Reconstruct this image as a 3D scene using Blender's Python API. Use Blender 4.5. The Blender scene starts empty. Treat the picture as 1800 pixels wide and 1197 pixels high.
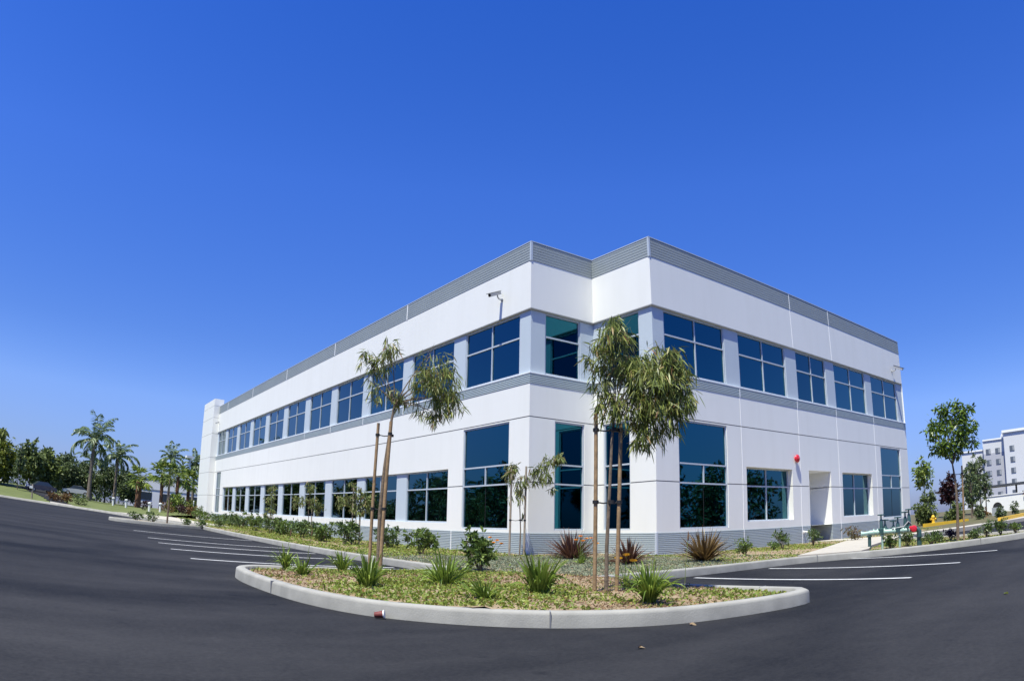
import bpy, bmesh, math, random
import numpy as np
from mathutils import Vector, Matrix
R = math.radians
SC = bpy.context.scene
COL = SC.collection

# ------------------------------------------------------------------ camera
CAM = np.array([-12.3335, -16.0405, 0.9])
cd = bpy.data.cameras.new('camera'); cam = bpy.data.objects.new('camera', cd); COL.objects.link(cam)
CR = Vector((0.80612, -0.59148, 0.01776)); CU = Vector((-0.17099, -0.20409, 0.96390)); CF = Vector((0.56651, 0.78006, 0.26566))
mw = Matrix((( CR[0], CU[0], -CF[0], CAM[0]), (CR[1], CU[1], -CF[1], CAM[1]), (CR[2], CU[2], -CF[2], CAM[2]), (0, 0, 0, 1)))
cam.matrix_world = mw
cd.type = 'PANO'; cd.sensor_width = 36.0; cd.sensor_fit = 'HORIZONTAL'
cd.clip_start = 0.05; cd.clip_end = 5000
pc = cd if hasattr(cd, 'panorama_type') else cd.cycles          # the photograph's lens is an 84 degree equidistant fisheye
pc.panorama_type = 'FISHEYE_LENS_POLYNOMIAL'
pc.fisheye_fov = math.pi
pc.fisheye_polynomial_k0 = 0.0
pc.fisheye_polynomial_k1 = -1.0 / (1226.55 / 1800 * 36.0)
pc.fisheye_polynomial_k2 = 0.0; pc.fisheye_polynomial_k3 = 0.0; pc.fisheye_polynomial_k4 = 0.0
SC.camera = cam

# ------------------------------------------------------------------ light
SUNV = Vector((-0.37, -0.178, 1.0)).normalized()
EL = math.asin(SUNV.z); AZ = math.atan2(SUNV.x, SUNV.y)
w = bpy.data.worlds.new('World'); SC.world = w; w.use_nodes = True
nt = w.node_tree; bg = nt.nodes['Background']
sky = nt.nodes.new('ShaderNodeTexSky'); sky.sky_type = 'NISHITA'; sky.sun_disc = False
sky.sun_elevation = EL; sky.sun_rotation = AZ; sky.altitude = 0; sky.air_density = 1.0; sky.dust_density = 0.35; sky.ozone_density = 3.0
hs = nt.nodes.new('ShaderNodeHueSaturation'); hs.inputs['Saturation'].default_value = 1.3; hs.inputs['Value'].default_value = 1.0
wtc = nt.nodes.new('ShaderNodeTexCoord'); wsep = nt.nodes.new('ShaderNodeSeparateXYZ'); wrp = nt.nodes.new('ShaderNodeValToRGB'); wmx = nt.nodes.new('ShaderNodeMix')
wmx.data_type = 'RGBA'; wmx.blend_type = 'MULTIPLY'; wmx.inputs[0].default_value = 1.0
STOPS = ((0.0, (.33, .41, .92)), (.08, (.63, .65, 1.05)), (.15, (.98, .88, 1.24)), (.24, (.90, .84, 1.26)), (.46, (1.0, .94, 1.56)), (.75, (.66, .82, 1.56)))
while len(wrp.color_ramp.elements) < len(STOPS): wrp.color_ramp.elements.new(0.5)
for e_, (p_, c_) in zip(wrp.color_ramp.elements, STOPS): e_.position = p_; e_.color = (*c_, 1)
nt.links.new(wtc.outputs['Generated'], wsep.inputs[0]); nt.links.new(wsep.outputs['Z'], wrp.inputs['Fac'])
nt.links.new(sky.outputs[0], hs.inputs['Color']); nt.links.new(hs.outputs[0], wmx.inputs[6]); nt.links.new(wrp.outputs['Color'], wmx.inputs[7]); nt.links.new(wmx.outputs[2], bg.inputs['Color'])
bg.inputs['Strength'].default_value = 0.087
sd = bpy.data.lights.new('sun', 'SUN'); sd.energy = 5.0; sd.angle = R(0.53); sd.color = (1.0, 0.985, 0.83)
so = bpy.data.objects.new('sun', sd); COL.objects.link(so); so.rotation_euler = SUNV.to_track_quat('Z', 'Y').to_euler()
so.location = (-20, -20, 60)
SC.view_settings.view_transform = 'Standard'; SC.view_settings.look = 'None'
SC.view_settings.exposure = 0.60; SC.view_settings.gamma = 1.0

# ------------------------------------------------------------------ helpers
def tag(o, label=None, cat=None, group=None, kind=None):
    if label: o['label'] = label
    if cat: o['category'] = cat
    if group: o['group'] = group
    if kind: o['kind'] = kind
    return o
def empty(name, loc, rz=0.0, **k):
    o = bpy.data.objects.new(name, None); COL.objects.link(o); o.location = loc; o.rotation_euler = (0, 0, rz)
    o.empty_display_size = 0.2
    return tag(o, **k)
def link(name, me, mat=None, parent=None, **k):
    if mat is not None: me.materials.append(mat)
    o = bpy.data.objects.new(name, me); COL.objects.link(o)
    if parent is not None: o.parent = parent
    return tag(o, **k)
def np_mesh(name, V, F, smooth=False):
    """mesh from an (N,3) vertex array and an (M,k) face array"""
    V = np.ascontiguousarray(V, dtype=np.float32); F = np.ascontiguousarray(F, dtype=np.int32)
    me = bpy.data.meshes.new(name); k = F.shape[1]
    me.vertices.add(len(V)); me.vertices.foreach_set('co', V.ravel())
    me.loops.add(F.size); me.loops.foreach_set('vertex_index', F.ravel())
    me.polygons.add(len(F)); me.polygons.foreach_set('loop_start', np.arange(0, F.size, k, dtype=np.int32))
    me.polygons.foreach_set('use_smooth', np.full(len(F), bool(smooth)))
    me.update(calc_edges=True); me.validate()
    return me
class MB:
    """collects simple shapes into one mesh"""
    def __init__(s): s.v = []; s.f = []; s.sm = []
    def add(s, v, f, smooth=False):
        n = len(s.v); s.v += [tuple(p) for p in v]; s.f += [tuple(i + n for i in q) for q in f]; s.sm += [smooth] * len(f); return s
    def quad(s, a, b, c, d): return s.add([a, b, c, d], [(0, 1, 2, 3)])
    def box(s, lo, hi):
        x0, y0, z0 = lo; x1, y1, z1 = hi
        return s.add([(x0,y0,z0),(x1,y0,z0),(x1,y1,z0),(x0,y1,z0),(x0,y0,z1),(x1,y0,z1),(x1,y1,z1),(x0,y1,z1)],
                     [(0,3,2,1),(4,5,6,7),(0,1,5,4),(1,2,6,5),(2,3,7,6),(3,0,4,7)])
    def obox(s, c, ux, hx, hy, z0, z1):
        """upright box turned so that its x axis follows the 2D direction ux"""
        l = math.hypot(*ux); ux = (ux[0]/l, ux[1]/l); uy = (-ux[1], ux[0]); P = []
        for z in (z0, z1):
            for a, b in ((-1,-1),(1,-1),(1,1),(-1,1)):
                P.append((c[0]+ux[0]*hx*a+uy[0]*hy*b, c[1]+ux[1]*hx*a+uy[1]*hy*b, z))
        return s.add(P, [(0,3,2,1),(4,5,6,7),(0,1,5,4),(1,2,6,5),(2,3,7,6),(3,0,4,7)])
    def tube(s, pts, rad, n=8, cap=True):
        pts = [Vector(p) for p in pts]
        if not hasattr(rad, '__len__'): rad = [rad] * len(pts)
        ring = []; prev = None
        for i, p in enumerate(pts):
            t = (pts[min(i+1, len(pts)-1)] - pts[max(i-1, 0)]).normalized()
            a = prev if prev is not None else (Vector((1,0,0)) if abs(t.z) > .8 else Vector((0,0,1)))
            a = (a - t * a.dot(t)).normalized(); b = t.cross(a); prev = a
            ring.append([p + (a*math.cos(2*math.pi*k/n) + b*math.sin(2*math.pi*k/n)) * rad[i] for k in range(n)])
        V = [q for r in ring for q in r]; F = []
        for i in range(len(pts)-1):
            for k in range(n):
                F.append((i*n+k, i*n+(k+1)%n, (i+1)*n+(k+1)%n, (i+1)*n+k))
        if cap: F.append(tuple(range(n-1, -1, -1))); F.append(tuple(range((len(pts)-1)*n, len(pts)*n)))
        return s.add(V, F, True)
    def lathe(s, base, axis, prof, n=16):
        """prof: (distance along axis, radius)"""
        ax = Vector(axis).normalized(); base = Vector(base)
        pts = [base + ax * d for d, r in prof]
        a = (Vector((1,0,0)) if abs(ax.z) > .8 else Vector((0,0,1))); a = (a - ax*a.dot(ax)).normalized(); b = ax.cross(a)
        V = []; F = []
        for p, (d, r) in zip(pts, prof): V += [p + (a*math.cos(2*math.pi*k/n) + b*math.sin(2*math.pi*k/n)) * r for k in range(n)]
        for i in range(len(prof)-1):
            for k in range(n): F.append((i*n+k, i*n+(k+1)%n, (i+1)*n+(k+1)%n, (i+1)*n+k))
        F.append(tuple(range(n-1, -1, -1))); F.append(tuple(range((len(prof)-1)*n, len(prof)*n)))
        return s.add(V, F, True)
    def mesh(s, name):
        me = bpy.data.meshes.new(name); me.from_pydata(s.v, [], s.f); me.update()
        me.polygons.foreach_set('use_smooth', np.array(s.sm, dtype=bool))
        try: me.set_sharp_from_angle(angle=R(40))
        except Exception: pass
        return me
    def build(s, name, mat, parent=None, **k): return link(name, s.mesh(name), mat, parent, **k)

# ------------------------------------------------------------------ materials
def mat(name, col, rough=0.7, metal=0.0, noise=0.0, nscale=3.0, bump=0.0, bscale=40.0, spec=0.5, col2=None, detail=6.0):
    m = bpy.data.materials.new(name); m.use_nodes = True; t = m.node_tree; b = t.nodes['Principled BSDF']
    b.inputs['Roughness'].default_value = rough; b.inputs['Metallic'].default_value = metal
    b.inputs['Specular IOR Level'].default_value = spec
    b.inputs['Base Color'].default_value = (*col, 1)
    tc = t.nodes.new('ShaderNodeTexCoord')
    if noise or col2:
        n = t.nodes.new('ShaderNodeTexNoise'); n.inputs['Scale'].default_value = nscale; n.inputs['Detail'].default_value = detail
        n.inputs['Roughness'].default_value = 0.62
        t.links.new(tc.outputs['Object'], n.inputs['Vector'])
        rp = t.nodes.new('ShaderNodeValToRGB'); e = rp.color_ramp.elements
        e[0].position = 0.3; e[1].position = 0.7
        c2 = col2 or tuple(c * (1 + noise) for c in col); c1 = col if col2 else tuple(c * (1 - noise) for c in col)
        e[0].color = (*c1, 1); e[1].color = (*c2, 1)
        t.links.new(n.outputs['Fac'], rp.inputs['Fac']); t.links.new(rp.outputs['Color'], b.inputs['Base Color'])
    if bump:
        n2 = t.nodes.new('ShaderNodeTexNoise'); n2.inputs['Scale'].default_value = bscale; n2.inputs['Detail'].default_value = 4
        t.links.new(tc.outputs['Object'], n2.inputs['Vector'])
        bp = t.nodes.new('ShaderNodeBump'); bp.inputs['Strength'].default_value = bump; bp.inputs['Distance'].default_value = 0.02
        t.links.new(n2.outputs['Fac'], bp.inputs['Height']); t.links.new(bp.outputs['Normal'], b.inputs['Normal'])
    return m
def leaf_mat(name, cols, trans=0.3, rough=0.5, pos=None):
    """colour differs leaf by leaf (random per island)"""
    m = bpy.data.materials.new(name); m.use_nodes = True; t = m.node_tree; b = t.nodes['Principled BSDF']
    out = t.nodes['Material Output']
    g = t.nodes.new('ShaderNodeNewGeometry'); rp = t.nodes.new('ShaderNodeValToRGB'); cr = rp.color_ramp
    k = len(cols); pos = pos or [i / (k - 1) for i in range(k)]
    while len(cr.elements) < k: cr.elements.new(0.5)
    for e, p, c in zip(cr.elements, pos, cols): e.position = p; e.color = (*c, 1)
    t.links.new(g.outputs['Random Per Island'], rp.inputs['Fac'])
    t.links.new(rp.outputs['Color'], b.inputs['Base Color']); b.inputs['Roughness'].default_value = rough
    b.inputs['Specular IOR Level'].default_value = 0.35
    tr = t.nodes.new('ShaderNodeBsdfTranslucent'); mx = t.nodes.new('ShaderNodeMixShader'); mx.inputs['Fac'].default_value = trans
    t.links.new(rp.outputs['Color'], tr.inputs['Color'])
    t.links.new(b.outputs['BSDF'], mx.inputs[1]); t.links.new(tr.outputs['BSDF'], mx.inputs[2]); t.links.new(mx.outputs[0], out.inputs['Surface'])
    return m
def wall_paint(name, col):
    m = mat(name, col, 0.75, noise=0.012, nscale=0.35, bump=0.05, bscale=60); t = m.node_tree; b = t.nodes['Principled BSDF']; L = t.links
    tc = t.nodes.new('ShaderNodeTexCoord'); mp = t.nodes.new('ShaderNodeMapping'); mp.inputs['Scale'].default_value = (1.5, 1.5, .2); L.new(tc.outputs['Object'], mp.inputs['Vector'])
    n = t.nodes.new('ShaderNodeTexNoise'); n.inputs['Scale'].default_value = 1.6; n.inputs['Detail'].default_value = 5; L.new(mp.outputs[0], n.inputs['Vector'])
    rp = t.nodes.new('ShaderNodeValToRGB'); e = rp.color_ramp.elements; e[0].position = .25; e[0].color = (.965, .963, .957, 1); e[1].position = .55; e[1].color = (1, 1, 1, 1); L.new(n.outputs['Fac'], rp.inputs['Fac'])
    src = b.inputs['Base Color'].links[0].from_socket; mx = t.nodes.new('ShaderNodeMix'); mx.data_type = 'RGBA'; mx.blend_type = 'MULTIPLY'; mx.inputs[0].default_value = 1.0
    L.new(src, mx.inputs[6]); L.new(rp.outputs['Color'], mx.inputs[7]); L.new(mx.outputs[2], b.inputs['Base Color']); return m
M = {}
M['white'] = wall_paint('white_paint', (0.79, 0.79, 0.752))
M['white_trim'] = mat('white_trim', (0.84, 0.84, 0.83), 0.6)
M['pier'] = mat('pier_paint', (0.48, 0.545, 0.60), 0.75, noise=0.012, nscale=0.8, bump=0.05, bscale=60)
M['corrugated'] = mat('corrugated_wall', (0.43, 0.49, 0.505), 0.55, noise=0.03, nscale=0.8)
M['parapet'] = mat('parapet_panel', (0.30, 0.335, 0.34), 0.55, noise=0.04, nscale=0.7)
M['lip'] = mat('lip_paint', (0.36, 0.37, 0.36), 0.7)
M['groove'] = mat('joint_groove', (0.22, 0.22, 0.23), 0.9)
M['frame'] = mat('aluminium_frame', (0.46, 0.51, 0.57), 0.45, spec=0.5)
M['concrete'] = mat('kerb_concrete', (0.34, 0.33, 0.30), 0.85, nscale=2.6, col2=(0.235, 0.23, 0.21), bump=0.14, bscale=60, detail=9)
M['walk'] = mat('walk_concrete', (0.40, 0.37, 0.32), 0.85, noise=0.08, nscale=1.4, bump=0.15, bscale=50)
M['paint_line'] = mat('line_paint', (0.62, 0.62, 0.62), 0.7, noise=0.2, nscale=8)
M['yellow'] = mat('yellow_paint', (0.72, 0.45, 0.03), 0.6, noise=0.06, nscale=2)
M['stake'] = mat('stake_wood', (0.29, 0.19, 0.10), 0.85, noise=0.3, nscale=9, bump=0.3, bscale=25)
M['stake_grey'] = mat('stake_weathered', (0.30, 0.25, 0.19), 0.85, noise=0.25, nscale=8, bump=0.3, bscale=25)
M['bark'] = mat('young_bark', (0.16, 0.12, 0.085), 0.9, noise=0.35, nscale=14, bump=0.4, bscale=30)
M['palm_bark'] = mat('palm_bark', (0.16, 0.13, 0.105), 0.95, noise=0.3, nscale=5, bump=0.5, bscale=12)
M['fan_bark'] = mat('fan_palm_bark', (0.15, 0.075, 0.045), 0.95, noise=0.4, nscale=5, bump=0.5, bscale=12)
M['black'] = mat('black_rubber', (0.012, 0.012, 0.013), 0.7)
M['dark_metal'] = mat('dark_metal', (0.10, 0.105, 0.11), 0.45, 0.5)
M['grey_metal'] = mat('grey_metal', (0.42, 0.42, 0.42), 0.4, 0.3)
M['red'] = mat('red_paint', (0.55, 0.02, 0.035), 0.35)
M['valve'] = mat('valve_green', (0.30, 0.44, 0.38), 0.45, noise=0.1, nscale=5)
M['valve_dark'] = mat('valve_dark_green', (0.03, 0.075, 0.075), 0.45, noise=0.1, nscale=5)
M['white_pl'] = mat('white_plastic', (0.75, 0.75, 0.73), 0.4)
M['roof'] = mat('roof_membrane', (0.45, 0.45, 0.45), 0.9, noise=0.08)
M['orange'] = leaf_mat('orange_petal', [(0.75, 0.22, 0.01), (0.85, 0.36, 0.02)], 0.35)
M['yellow_petal'] = leaf_mat('yellow_petal', [(0.80, 0.42, 0.02), (0.85, 0.5, 0.05)], 0.35)

def asphalt_mat():
    m = bpy.data.materials.new('asphalt'); m.use_nodes = True; t = m.node_tree; b = t.nodes['Principled BSDF']; L = t.links
    tc = t.nodes.new('ShaderNodeTexCoord')
    def noise(scale, detail=5, vec=None, rough=.6):
        n = t.nodes.new('ShaderNodeTexNoise'); n.inputs['Scale'].default_value = scale; n.inputs['Detail'].default_value = detail; n.inputs['Roughness'].default_value = rough
        L.new(vec or tc.outputs['Object'], n.inputs['Vector']); return n.outputs['Fac']
    mp = t.nodes.new('ShaderNodeMapping'); mp.inputs['Rotation'].default_value = (0, 0, R(-38)); mp.inputs['Scale'].default_value = (0.10, 0.55, 1)
    L.new(tc.outputs['Object'], mp.inputs['Vector'])
    mp2 = t.nodes.new('ShaderNodeMapping'); mp2.inputs['Rotation'].default_value = (0, 0, R(35)); mp2.inputs['Scale'].default_value = (0.09, 0.7, 1)
    L.new(tc.outputs['Object'], mp2.inputs['Vector'])
    streak = noise(1.1, 5, mp.outputs[0], .55); streak2 = noise(1.0, 5, mp2.outputs[0], .6); patch = noise(0.22, 4); grain = noise(160, 3, rough=.8); mid = noise(3.5, 6)
    def math_(op, a, bb):
        n = t.nodes.new('ShaderNodeMath'); n.operation = op
        for i, x in enumerate((a, bb)):
            if isinstance(x, (int, float)): n.inputs[i].default_value = x
            else: L.new(x, n.inputs[i])
        return n.outputs[0]
    v = math_('ADD', math_('MULTIPLY', streak, .45), math_('MULTIPLY', streak2, .35))
    v = math_('ADD', v, math_('MULTIPLY', patch, .35)); v = math_('ADD', v, math_('MULTIPLY', mid, .18)); v = math_('ADD', v, math_('MULTIPLY', grain, .20)); v = math_('ADD', v, math_('MULTIPLY', math_('SUBTRACT', noise(26, 3, rough=.75), .5), .42))
    wv = t.nodes.new('ShaderNodeTexWave'); wv.wave_type = 'RINGS'; wv.rings_direction = 'Z'; wv.inputs['Scale'].default_value = .055; wv.inputs['Distortion'].default_value = 5.5; wv.inputs['Detail'].default_value = 3; wv.inputs['Detail Scale'].default_value = .35
    mp3 = t.nodes.new('ShaderNodeMapping'); mp3.inputs['Location'].default_value = (14, 2, 0); L.new(tc.outputs['Object'], mp3.inputs['Vector']); L.new(mp3.outputs[0], wv.inputs['Vector'])
    tyre = t.nodes.new('ShaderNodeMapRange'); tyre.inputs['From Min'].default_value = .86; tyre.inputs['From Max'].default_value = 1.0; L.new(wv.outputs['Fac'], tyre.inputs['Value'])
    v = math_('SUBTRACT', v, math_('MULTIPLY', math_('MULTIPLY', tyre.outputs[0], streak), .22))
    vor = t.nodes.new('ShaderNodeTexVoronoi'); vor.inputs['Scale'].default_value = 1.3; vor.feature = 'F1'; L.new(tc.outputs['Object'], vor.inputs['Vector'])
    spot = t.nodes.new('ShaderNodeMapRange'); spot.inputs['From Min'].default_value = .10; spot.inputs['From Max'].default_value = .02; L.new(vor.outputs['Distance'], spot.inputs['Value'])
    v = math_('SUBTRACT', v, math_('MULTIPLY', math_('MULTIPLY', spot.outputs[0], mid), .25))
    rp = t.nodes.new('ShaderNodeValToRGB'); e = rp.color_ramp.elements
    e[0].position = .58; e[0].color = (.0088, .0098, .0130, 1); e[1].position = 1.0; e[1].color = (.042, .0415, .0445, 1)
    L.new(v, rp.inputs['Fac']); L.new(rp.outputs['Color'], b.inputs['Base Color'])
    b.inputs['Roughness'].default_value = .85; b.inputs['Specular IOR Level'].default_value = .12
    bp = t.nodes.new('ShaderNodeBump'); bp.inputs['Strength'].default_value = .35; bp.inputs['Distance'].default_value = .008
    L.new(grain, bp.inputs['Height']); L.new(bp.outputs['Normal'], b.inputs['Normal'])
    return m
M['asphalt'] = asphalt_mat()
M['far_asphalt'] = mat('far_ground', (.10, .10, .095), .9, noise=.2, nscale=.05)
def soil_mat():
    m = mat('sandy_soil', (0.33, 0.25, 0.16), 0.95, nscale=2.2, col2=(0.20, 0.145, 0.085), bump=0.9, bscale=30)
    return m
M['soil'] = soil_mat()
M['lawn'] = mat('lawn_grass', (0.075, 0.095, 0.018), 0.9, nscale=.8, col2=(0.12, 0.14, 0.035), bump=0.6, bscale=25)
M['verge'] = mat('verge_ground', (0.075, 0.09, 0.025), 0.95, nscale=.9, col2=(0.12, 0.085, 0.05), bump=.6, bscale=14)
M['mulch'] = mat('dark_mulch', (0.10, 0.075, 0.05), 0.95, noise=0.4, nscale=1.5, bump=.6, bscale=14)

def glass_mat():
    m = bpy.data.materials.new('tinted_glass'); m.use_nodes = True; t = m.node_tree; b = t.nodes['Principled BSDF']
    b.inputs['Base Color'].default_value = (0.005, 0.108, 0.158, 1); b.inputs['Metallic'].default_value = 1.0; b.inputs['Roughness'].default_value = 0.0; b.inputs['Coat Weight'].default_value = .3; b.inputs['Coat Roughness'].default_value = 0.0; b.inputs['Coat IOR'].default_value = 1.5
    oi = t.nodes.new('ShaderNodeObjectInfo'); gr = t.nodes.new('ShaderNodeValToRGB'); gr.color_ramp.elements[0].color = (.003, .092, .132, 1); gr.color_ramp.elements[1].color = (.006, .122, .168, 1)
    t.links.new(oi.outputs['Random'], gr.inputs['Fac']); t.links.new(gr.outputs['Color'], b.inputs['Base Color'])
    tc = t.nodes.new('ShaderNodeTexCoord'); n = t.nodes.new('ShaderNodeTexNoise'); n.inputs['Scale'].default_value = 0.9; n.inputs['Detail'].default_value = 1
    t.links.new(tc.outputs['Object'], n.inputs['Vector'])
    bp = t.nodes.new('ShaderNodeBump'); bp.inputs['Strength'].default_value = 0.07; bp.inputs['Distance'].default_value = 0.05
    t.links.new(n.outputs['Fac'], bp.inputs['Height']); t.links.new(bp.outputs['Normal'], b.inputs['Normal'])
    return m
M['glass'] = glass_mat()

L_GUM = leaf_mat('gum_leaf', [(0.073, 0.096, 0.029), (0.156, 0.200, 0.046), (0.250, 0.295, 0.065), (0.334, 0.330, 0.111), (0.271, 0.131, 0.059)], 0.28, 0.42, [0, .35, .65, .9, 1])
L_GUM2 = leaf_mat('young_gum_leaf', [(0.081, 0.102, 0.039), (0.146, 0.189, 0.052), (0.244, 0.275, 0.091), (0.260, 0.160, 0.078)], 0.28, 0.45, [0, .4, .85, 1])
L_SHRUB = leaf_mat('shrub_leaf', [(0.046, 0.078, 0.019), (0.102, 0.165, 0.034), (0.182, 0.240, 0.054)], 0.25, 0.4)
L_SHRUBD = leaf_mat('dark_shrub_leaf', [(0.034, 0.064, 0.019), (0.076, 0.126, 0.034), (0.143, 0.198, 0.054)], 0.22, 0.4)
L_REDSH = leaf_mat('reddish_shrub_leaf', [(0.066, 0.068, 0.027), (0.124, 0.120, 0.047), (0.231, 0.090, 0.061)], 0.25, 0.45)
L_PURPLE = leaf_mat('purple_leaf', [(0.022, 0.010, 0.018), (0.05, 0.018, 0.03)], 0.25, 0.45)
L_LILY = leaf_mat('lily_leaf', [(0.091, 0.146, 0.021), (0.164, 0.248, 0.035), (0.263, 0.335, 0.059)], 0.3, 0.4)
L_FLAX = leaf_mat('bronze_flax_leaf', [(0.053, 0.027, 0.022), (0.112, 0.054, 0.038), (0.195, 0.105, 0.061)], 0.2, 0.4)
L_FLAXG = leaf_mat('olive_flax_leaf', [(0.064, 0.042, 0.022), (0.144, 0.093, 0.037), (0.240, 0.160, 0.058)], 0.2, 0.4)
L_COVER = leaf_mat('cover_leaf', [(0.120, 0.175, 0.028), (0.204, 0.275, 0.044), (0.300, 0.338, 0.066), (0.264, 0.150, 0.055)], 0.3, 0.5, [0, .45, .88, 1])
L_GREY = leaf_mat('grey_cover_leaf', [(0.13, 0.16, 0.10), (0.20, 0.235, 0.155), (0.28, 0.30, 0.19)], 0.2, 0.6)
L_LITTER = leaf_mat('litter', [(0.12, 0.065, 0.035), (0.26, 0.16, 0.085), (0.36, 0.27, 0.16)], 0.05, 0.8)
L_CITRUS = leaf_mat('glossy_tree_leaf', [(0.045, 0.081, 0.015), (0.104, 0.176, 0.024), (0.193, 0.270, 0.036)], 0.3, 0.35)
L_OLIVE = leaf_mat('olive_leaf', [(0.062, 0.090, 0.028), (0.123, 0.163, 0.049), (0.191, 0.237, 0.070)], 0.25, 0.5)
L_DARK = leaf_mat('dark_tree_leaf', [(0.040, 0.061, 0.026), (0.085, 0.122, 0.045), (0.150, 0.195, 0.073)], 0.22, 0.5)
L_YEL = leaf_mat('yellowish_tree_leaf', [(0.044, 0.067, 0.013), (0.122, 0.155, 0.024), (0.233, 0.249, 0.038)], 0.28, 0.5)
L_PALM = leaf_mat('palm_leaf', [(0.058, 0.100, 0.045), (0.116, 0.172, 0.072), (0.193, 0.235, 0.095)], 0.2, 0.4)
L_FAN = leaf_mat('fan_palm_leaf', [(0.074, 0.122, 0.022), (0.158, 0.227, 0.037), (0.297, 0.331, 0.069)], 0.25, 0.45)
L_MAROON = leaf_mat('maroon_leaf', [(0.025, 0.010, 0.012), (0.06, 0.022, 0.025)], 0.25, 0.45)
L_MAGENTA = leaf_mat('magenta_leaf', [(0.10, 0.02, 0.05), (0.22, 0.04, 0.10)], 0.3, 0.5)
L_RUST = leaf_mat('rust_leaf', [(0.06, 0.035, 0.015), (0.14, 0.07, 0.025), (0.20, 0.12, 0.04)], 0.25, 0.5)

# ------------------------------------------------------------------ geometry of lines and polygons
def smooth_path(P, step=0.15):
    P = np.array(P, float); out = []
    for i in range(len(P) - 1):
        p0, p1, p2, p3 = P[max(i-1, 0)], P[i], P[i+1], P[min(i+2, len(P)-1)]
        n = max(1, int(np.linalg.norm(p2 - p1) / step))
        t0 = 0.0; t1 = t0 + max(np.linalg.norm(p1-p0), 1e-4)**.5; t2 = t1 + np.linalg.norm(p2-p1)**.5; t3 = t2 + max(np.linalg.norm(p3-p2), 1e-4)**.5
        for k in range(n):
            t = t1 + (t2 - t1) * k / n
            A1 = (t1-t)/(t1-t0)*p0 + (t-t0)/(t1-t0)*p1; A2 = (t2-t)/(t2-t1)*p1 + (t-t1)/(t2-t1)*p2; A3 = (t3-t)/(t3-t2)*p2 + (t-t2)/(t3-t2)*p3
            B1 = (t2-t)/(t2-t0)*A1 + (t-t0)/(t2-t0)*A2; B2 = (t3-t)/(t3-t1)*A2 + (t-t1)/(t3-t1)*A3
            out.append((t2-t)/(t2-t1)*B1 + (t-t1)/(t2-t1)*B2)
    out.append(P[-1]); return np.array(out)
def sweep(path, prof, name='sweep', smooth=False, side=1.0):
    """extrude a profile [(offset to the left of the path * side, z)] along an open 2D path, mitred"""
    P = np.array(path, float); n = len(P)
    T = np.diff(P, axis=0); T /= np.linalg.norm(T, axis=1)[:, None]
    Nn = np.stack([-T[:, 1], T[:, 0]], 1) * side
    vn = np.empty_like(P); vn[0] = Nn[0]; vn[-1] = Nn[-1]
    for i in range(1, n - 1):
        m = Nn[i-1] + Nn[i]; vn[i] = m / max(np.dot(m, Nn[i]), 0.3)
    k = len(prof); V = np.zeros((n, k, 3))
    for j, (d, z) in enumerate(prof): V[:, j, :2] = P + vn * d; V[:, j, 2] = z
    i = np.arange(n - 1)[:, None] * k + np.arange(k - 1)[None, :]
    F = np.stack([i, i + k, i + k + 1, i + 1], -1).reshape(-1, 4)
    return np_mesh(name, V.reshape(-1, 3), F, smooth)
def inside(poly, X, Y):
    poly = np.array(poly); r = np.zeros(X.shape, bool); n = len(poly); j = n - 1
    for i in range(n):
        xi, yi = poly[i]; xj, yj = poly[j]
        if yi != yj:
            c = ((yi > Y) != (yj > Y)) & (X < (xj - xi) * (Y - yi) / (yj - yi) + xi); r ^= c
        j = i
    return r
def vnoise(X, Y, s=1.0, seed=0):
    r = np.random.RandomState(seed); v = np.zeros(np.shape(X)); a = 1.0
    for o in range(4):
        for k in range(3):
            th = r.rand() * 6.28; f = s * 2**o * (0.7 + .6 * r.rand()); v = v + a * np.sin((np.cos(th) * X + np.sin(th) * Y) * f + r.rand() * 6.28)
        a *= .6
    return v / 3.6
def grid_in_poly(poly, cell, hfun, name):
    poly = np.array(poly); x0, y0 = poly.min(0); x1, y1 = poly.max(0)
    nx = int((x1 - x0) / cell) + 2; ny = int((y1 - y0) / cell) + 2
    X, Y = np.meshgrid(x0 + np.arange(nx + 1) * cell, y0 + np.arange(ny + 1) * cell, indexing='ij')
    Z = hfun(X, Y); V = np.stack([X, Y, Z], -1).reshape(-1, 3)
    cin = inside(poly, X[:-1, :-1] + cell / 2, Y[:-1, :-1] + cell / 2)
    I, J = np.nonzero(cin); a = I * (ny + 1) + J; F = np.stack([a, a + ny + 1, a + ny + 2, a + 1], -1)
    u, inv = np.unique(F, return_inverse=True); return np_mesh(name, V[u], inv.reshape(F.shape), True)
def flat_poly(poly, z, name):
    bm = bmesh.new(); bm.faces.new([bm.verts.new((x, y, z)) for x, y in poly]); bmesh.ops.triangulate(bm, faces=bm.faces[:])
    me = bpy.data.meshes.new(name); bm.to_mesh(me); bm.free(); return me

# ------------------------------------------------------------------ the ground
def disc(name, r, z, c, m, inner=0):
    n = 64; V = [(c[0] + r * math.cos(2*math.pi*k/n), c[1] + r * math.sin(2*math.pi*k/n), z) for k in range(n)]
    me = bpy.data.meshes.new(name); me.from_pydata(V, [], [tuple(range(n))]); me.update(); return link(name, me, m, kind='structure')
disc('ground', 2500, -0.06, (0, 0), M['far_asphalt'])
disc('parking_lot', 130, 0.0, (-8, 0), M['asphalt'])

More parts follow.
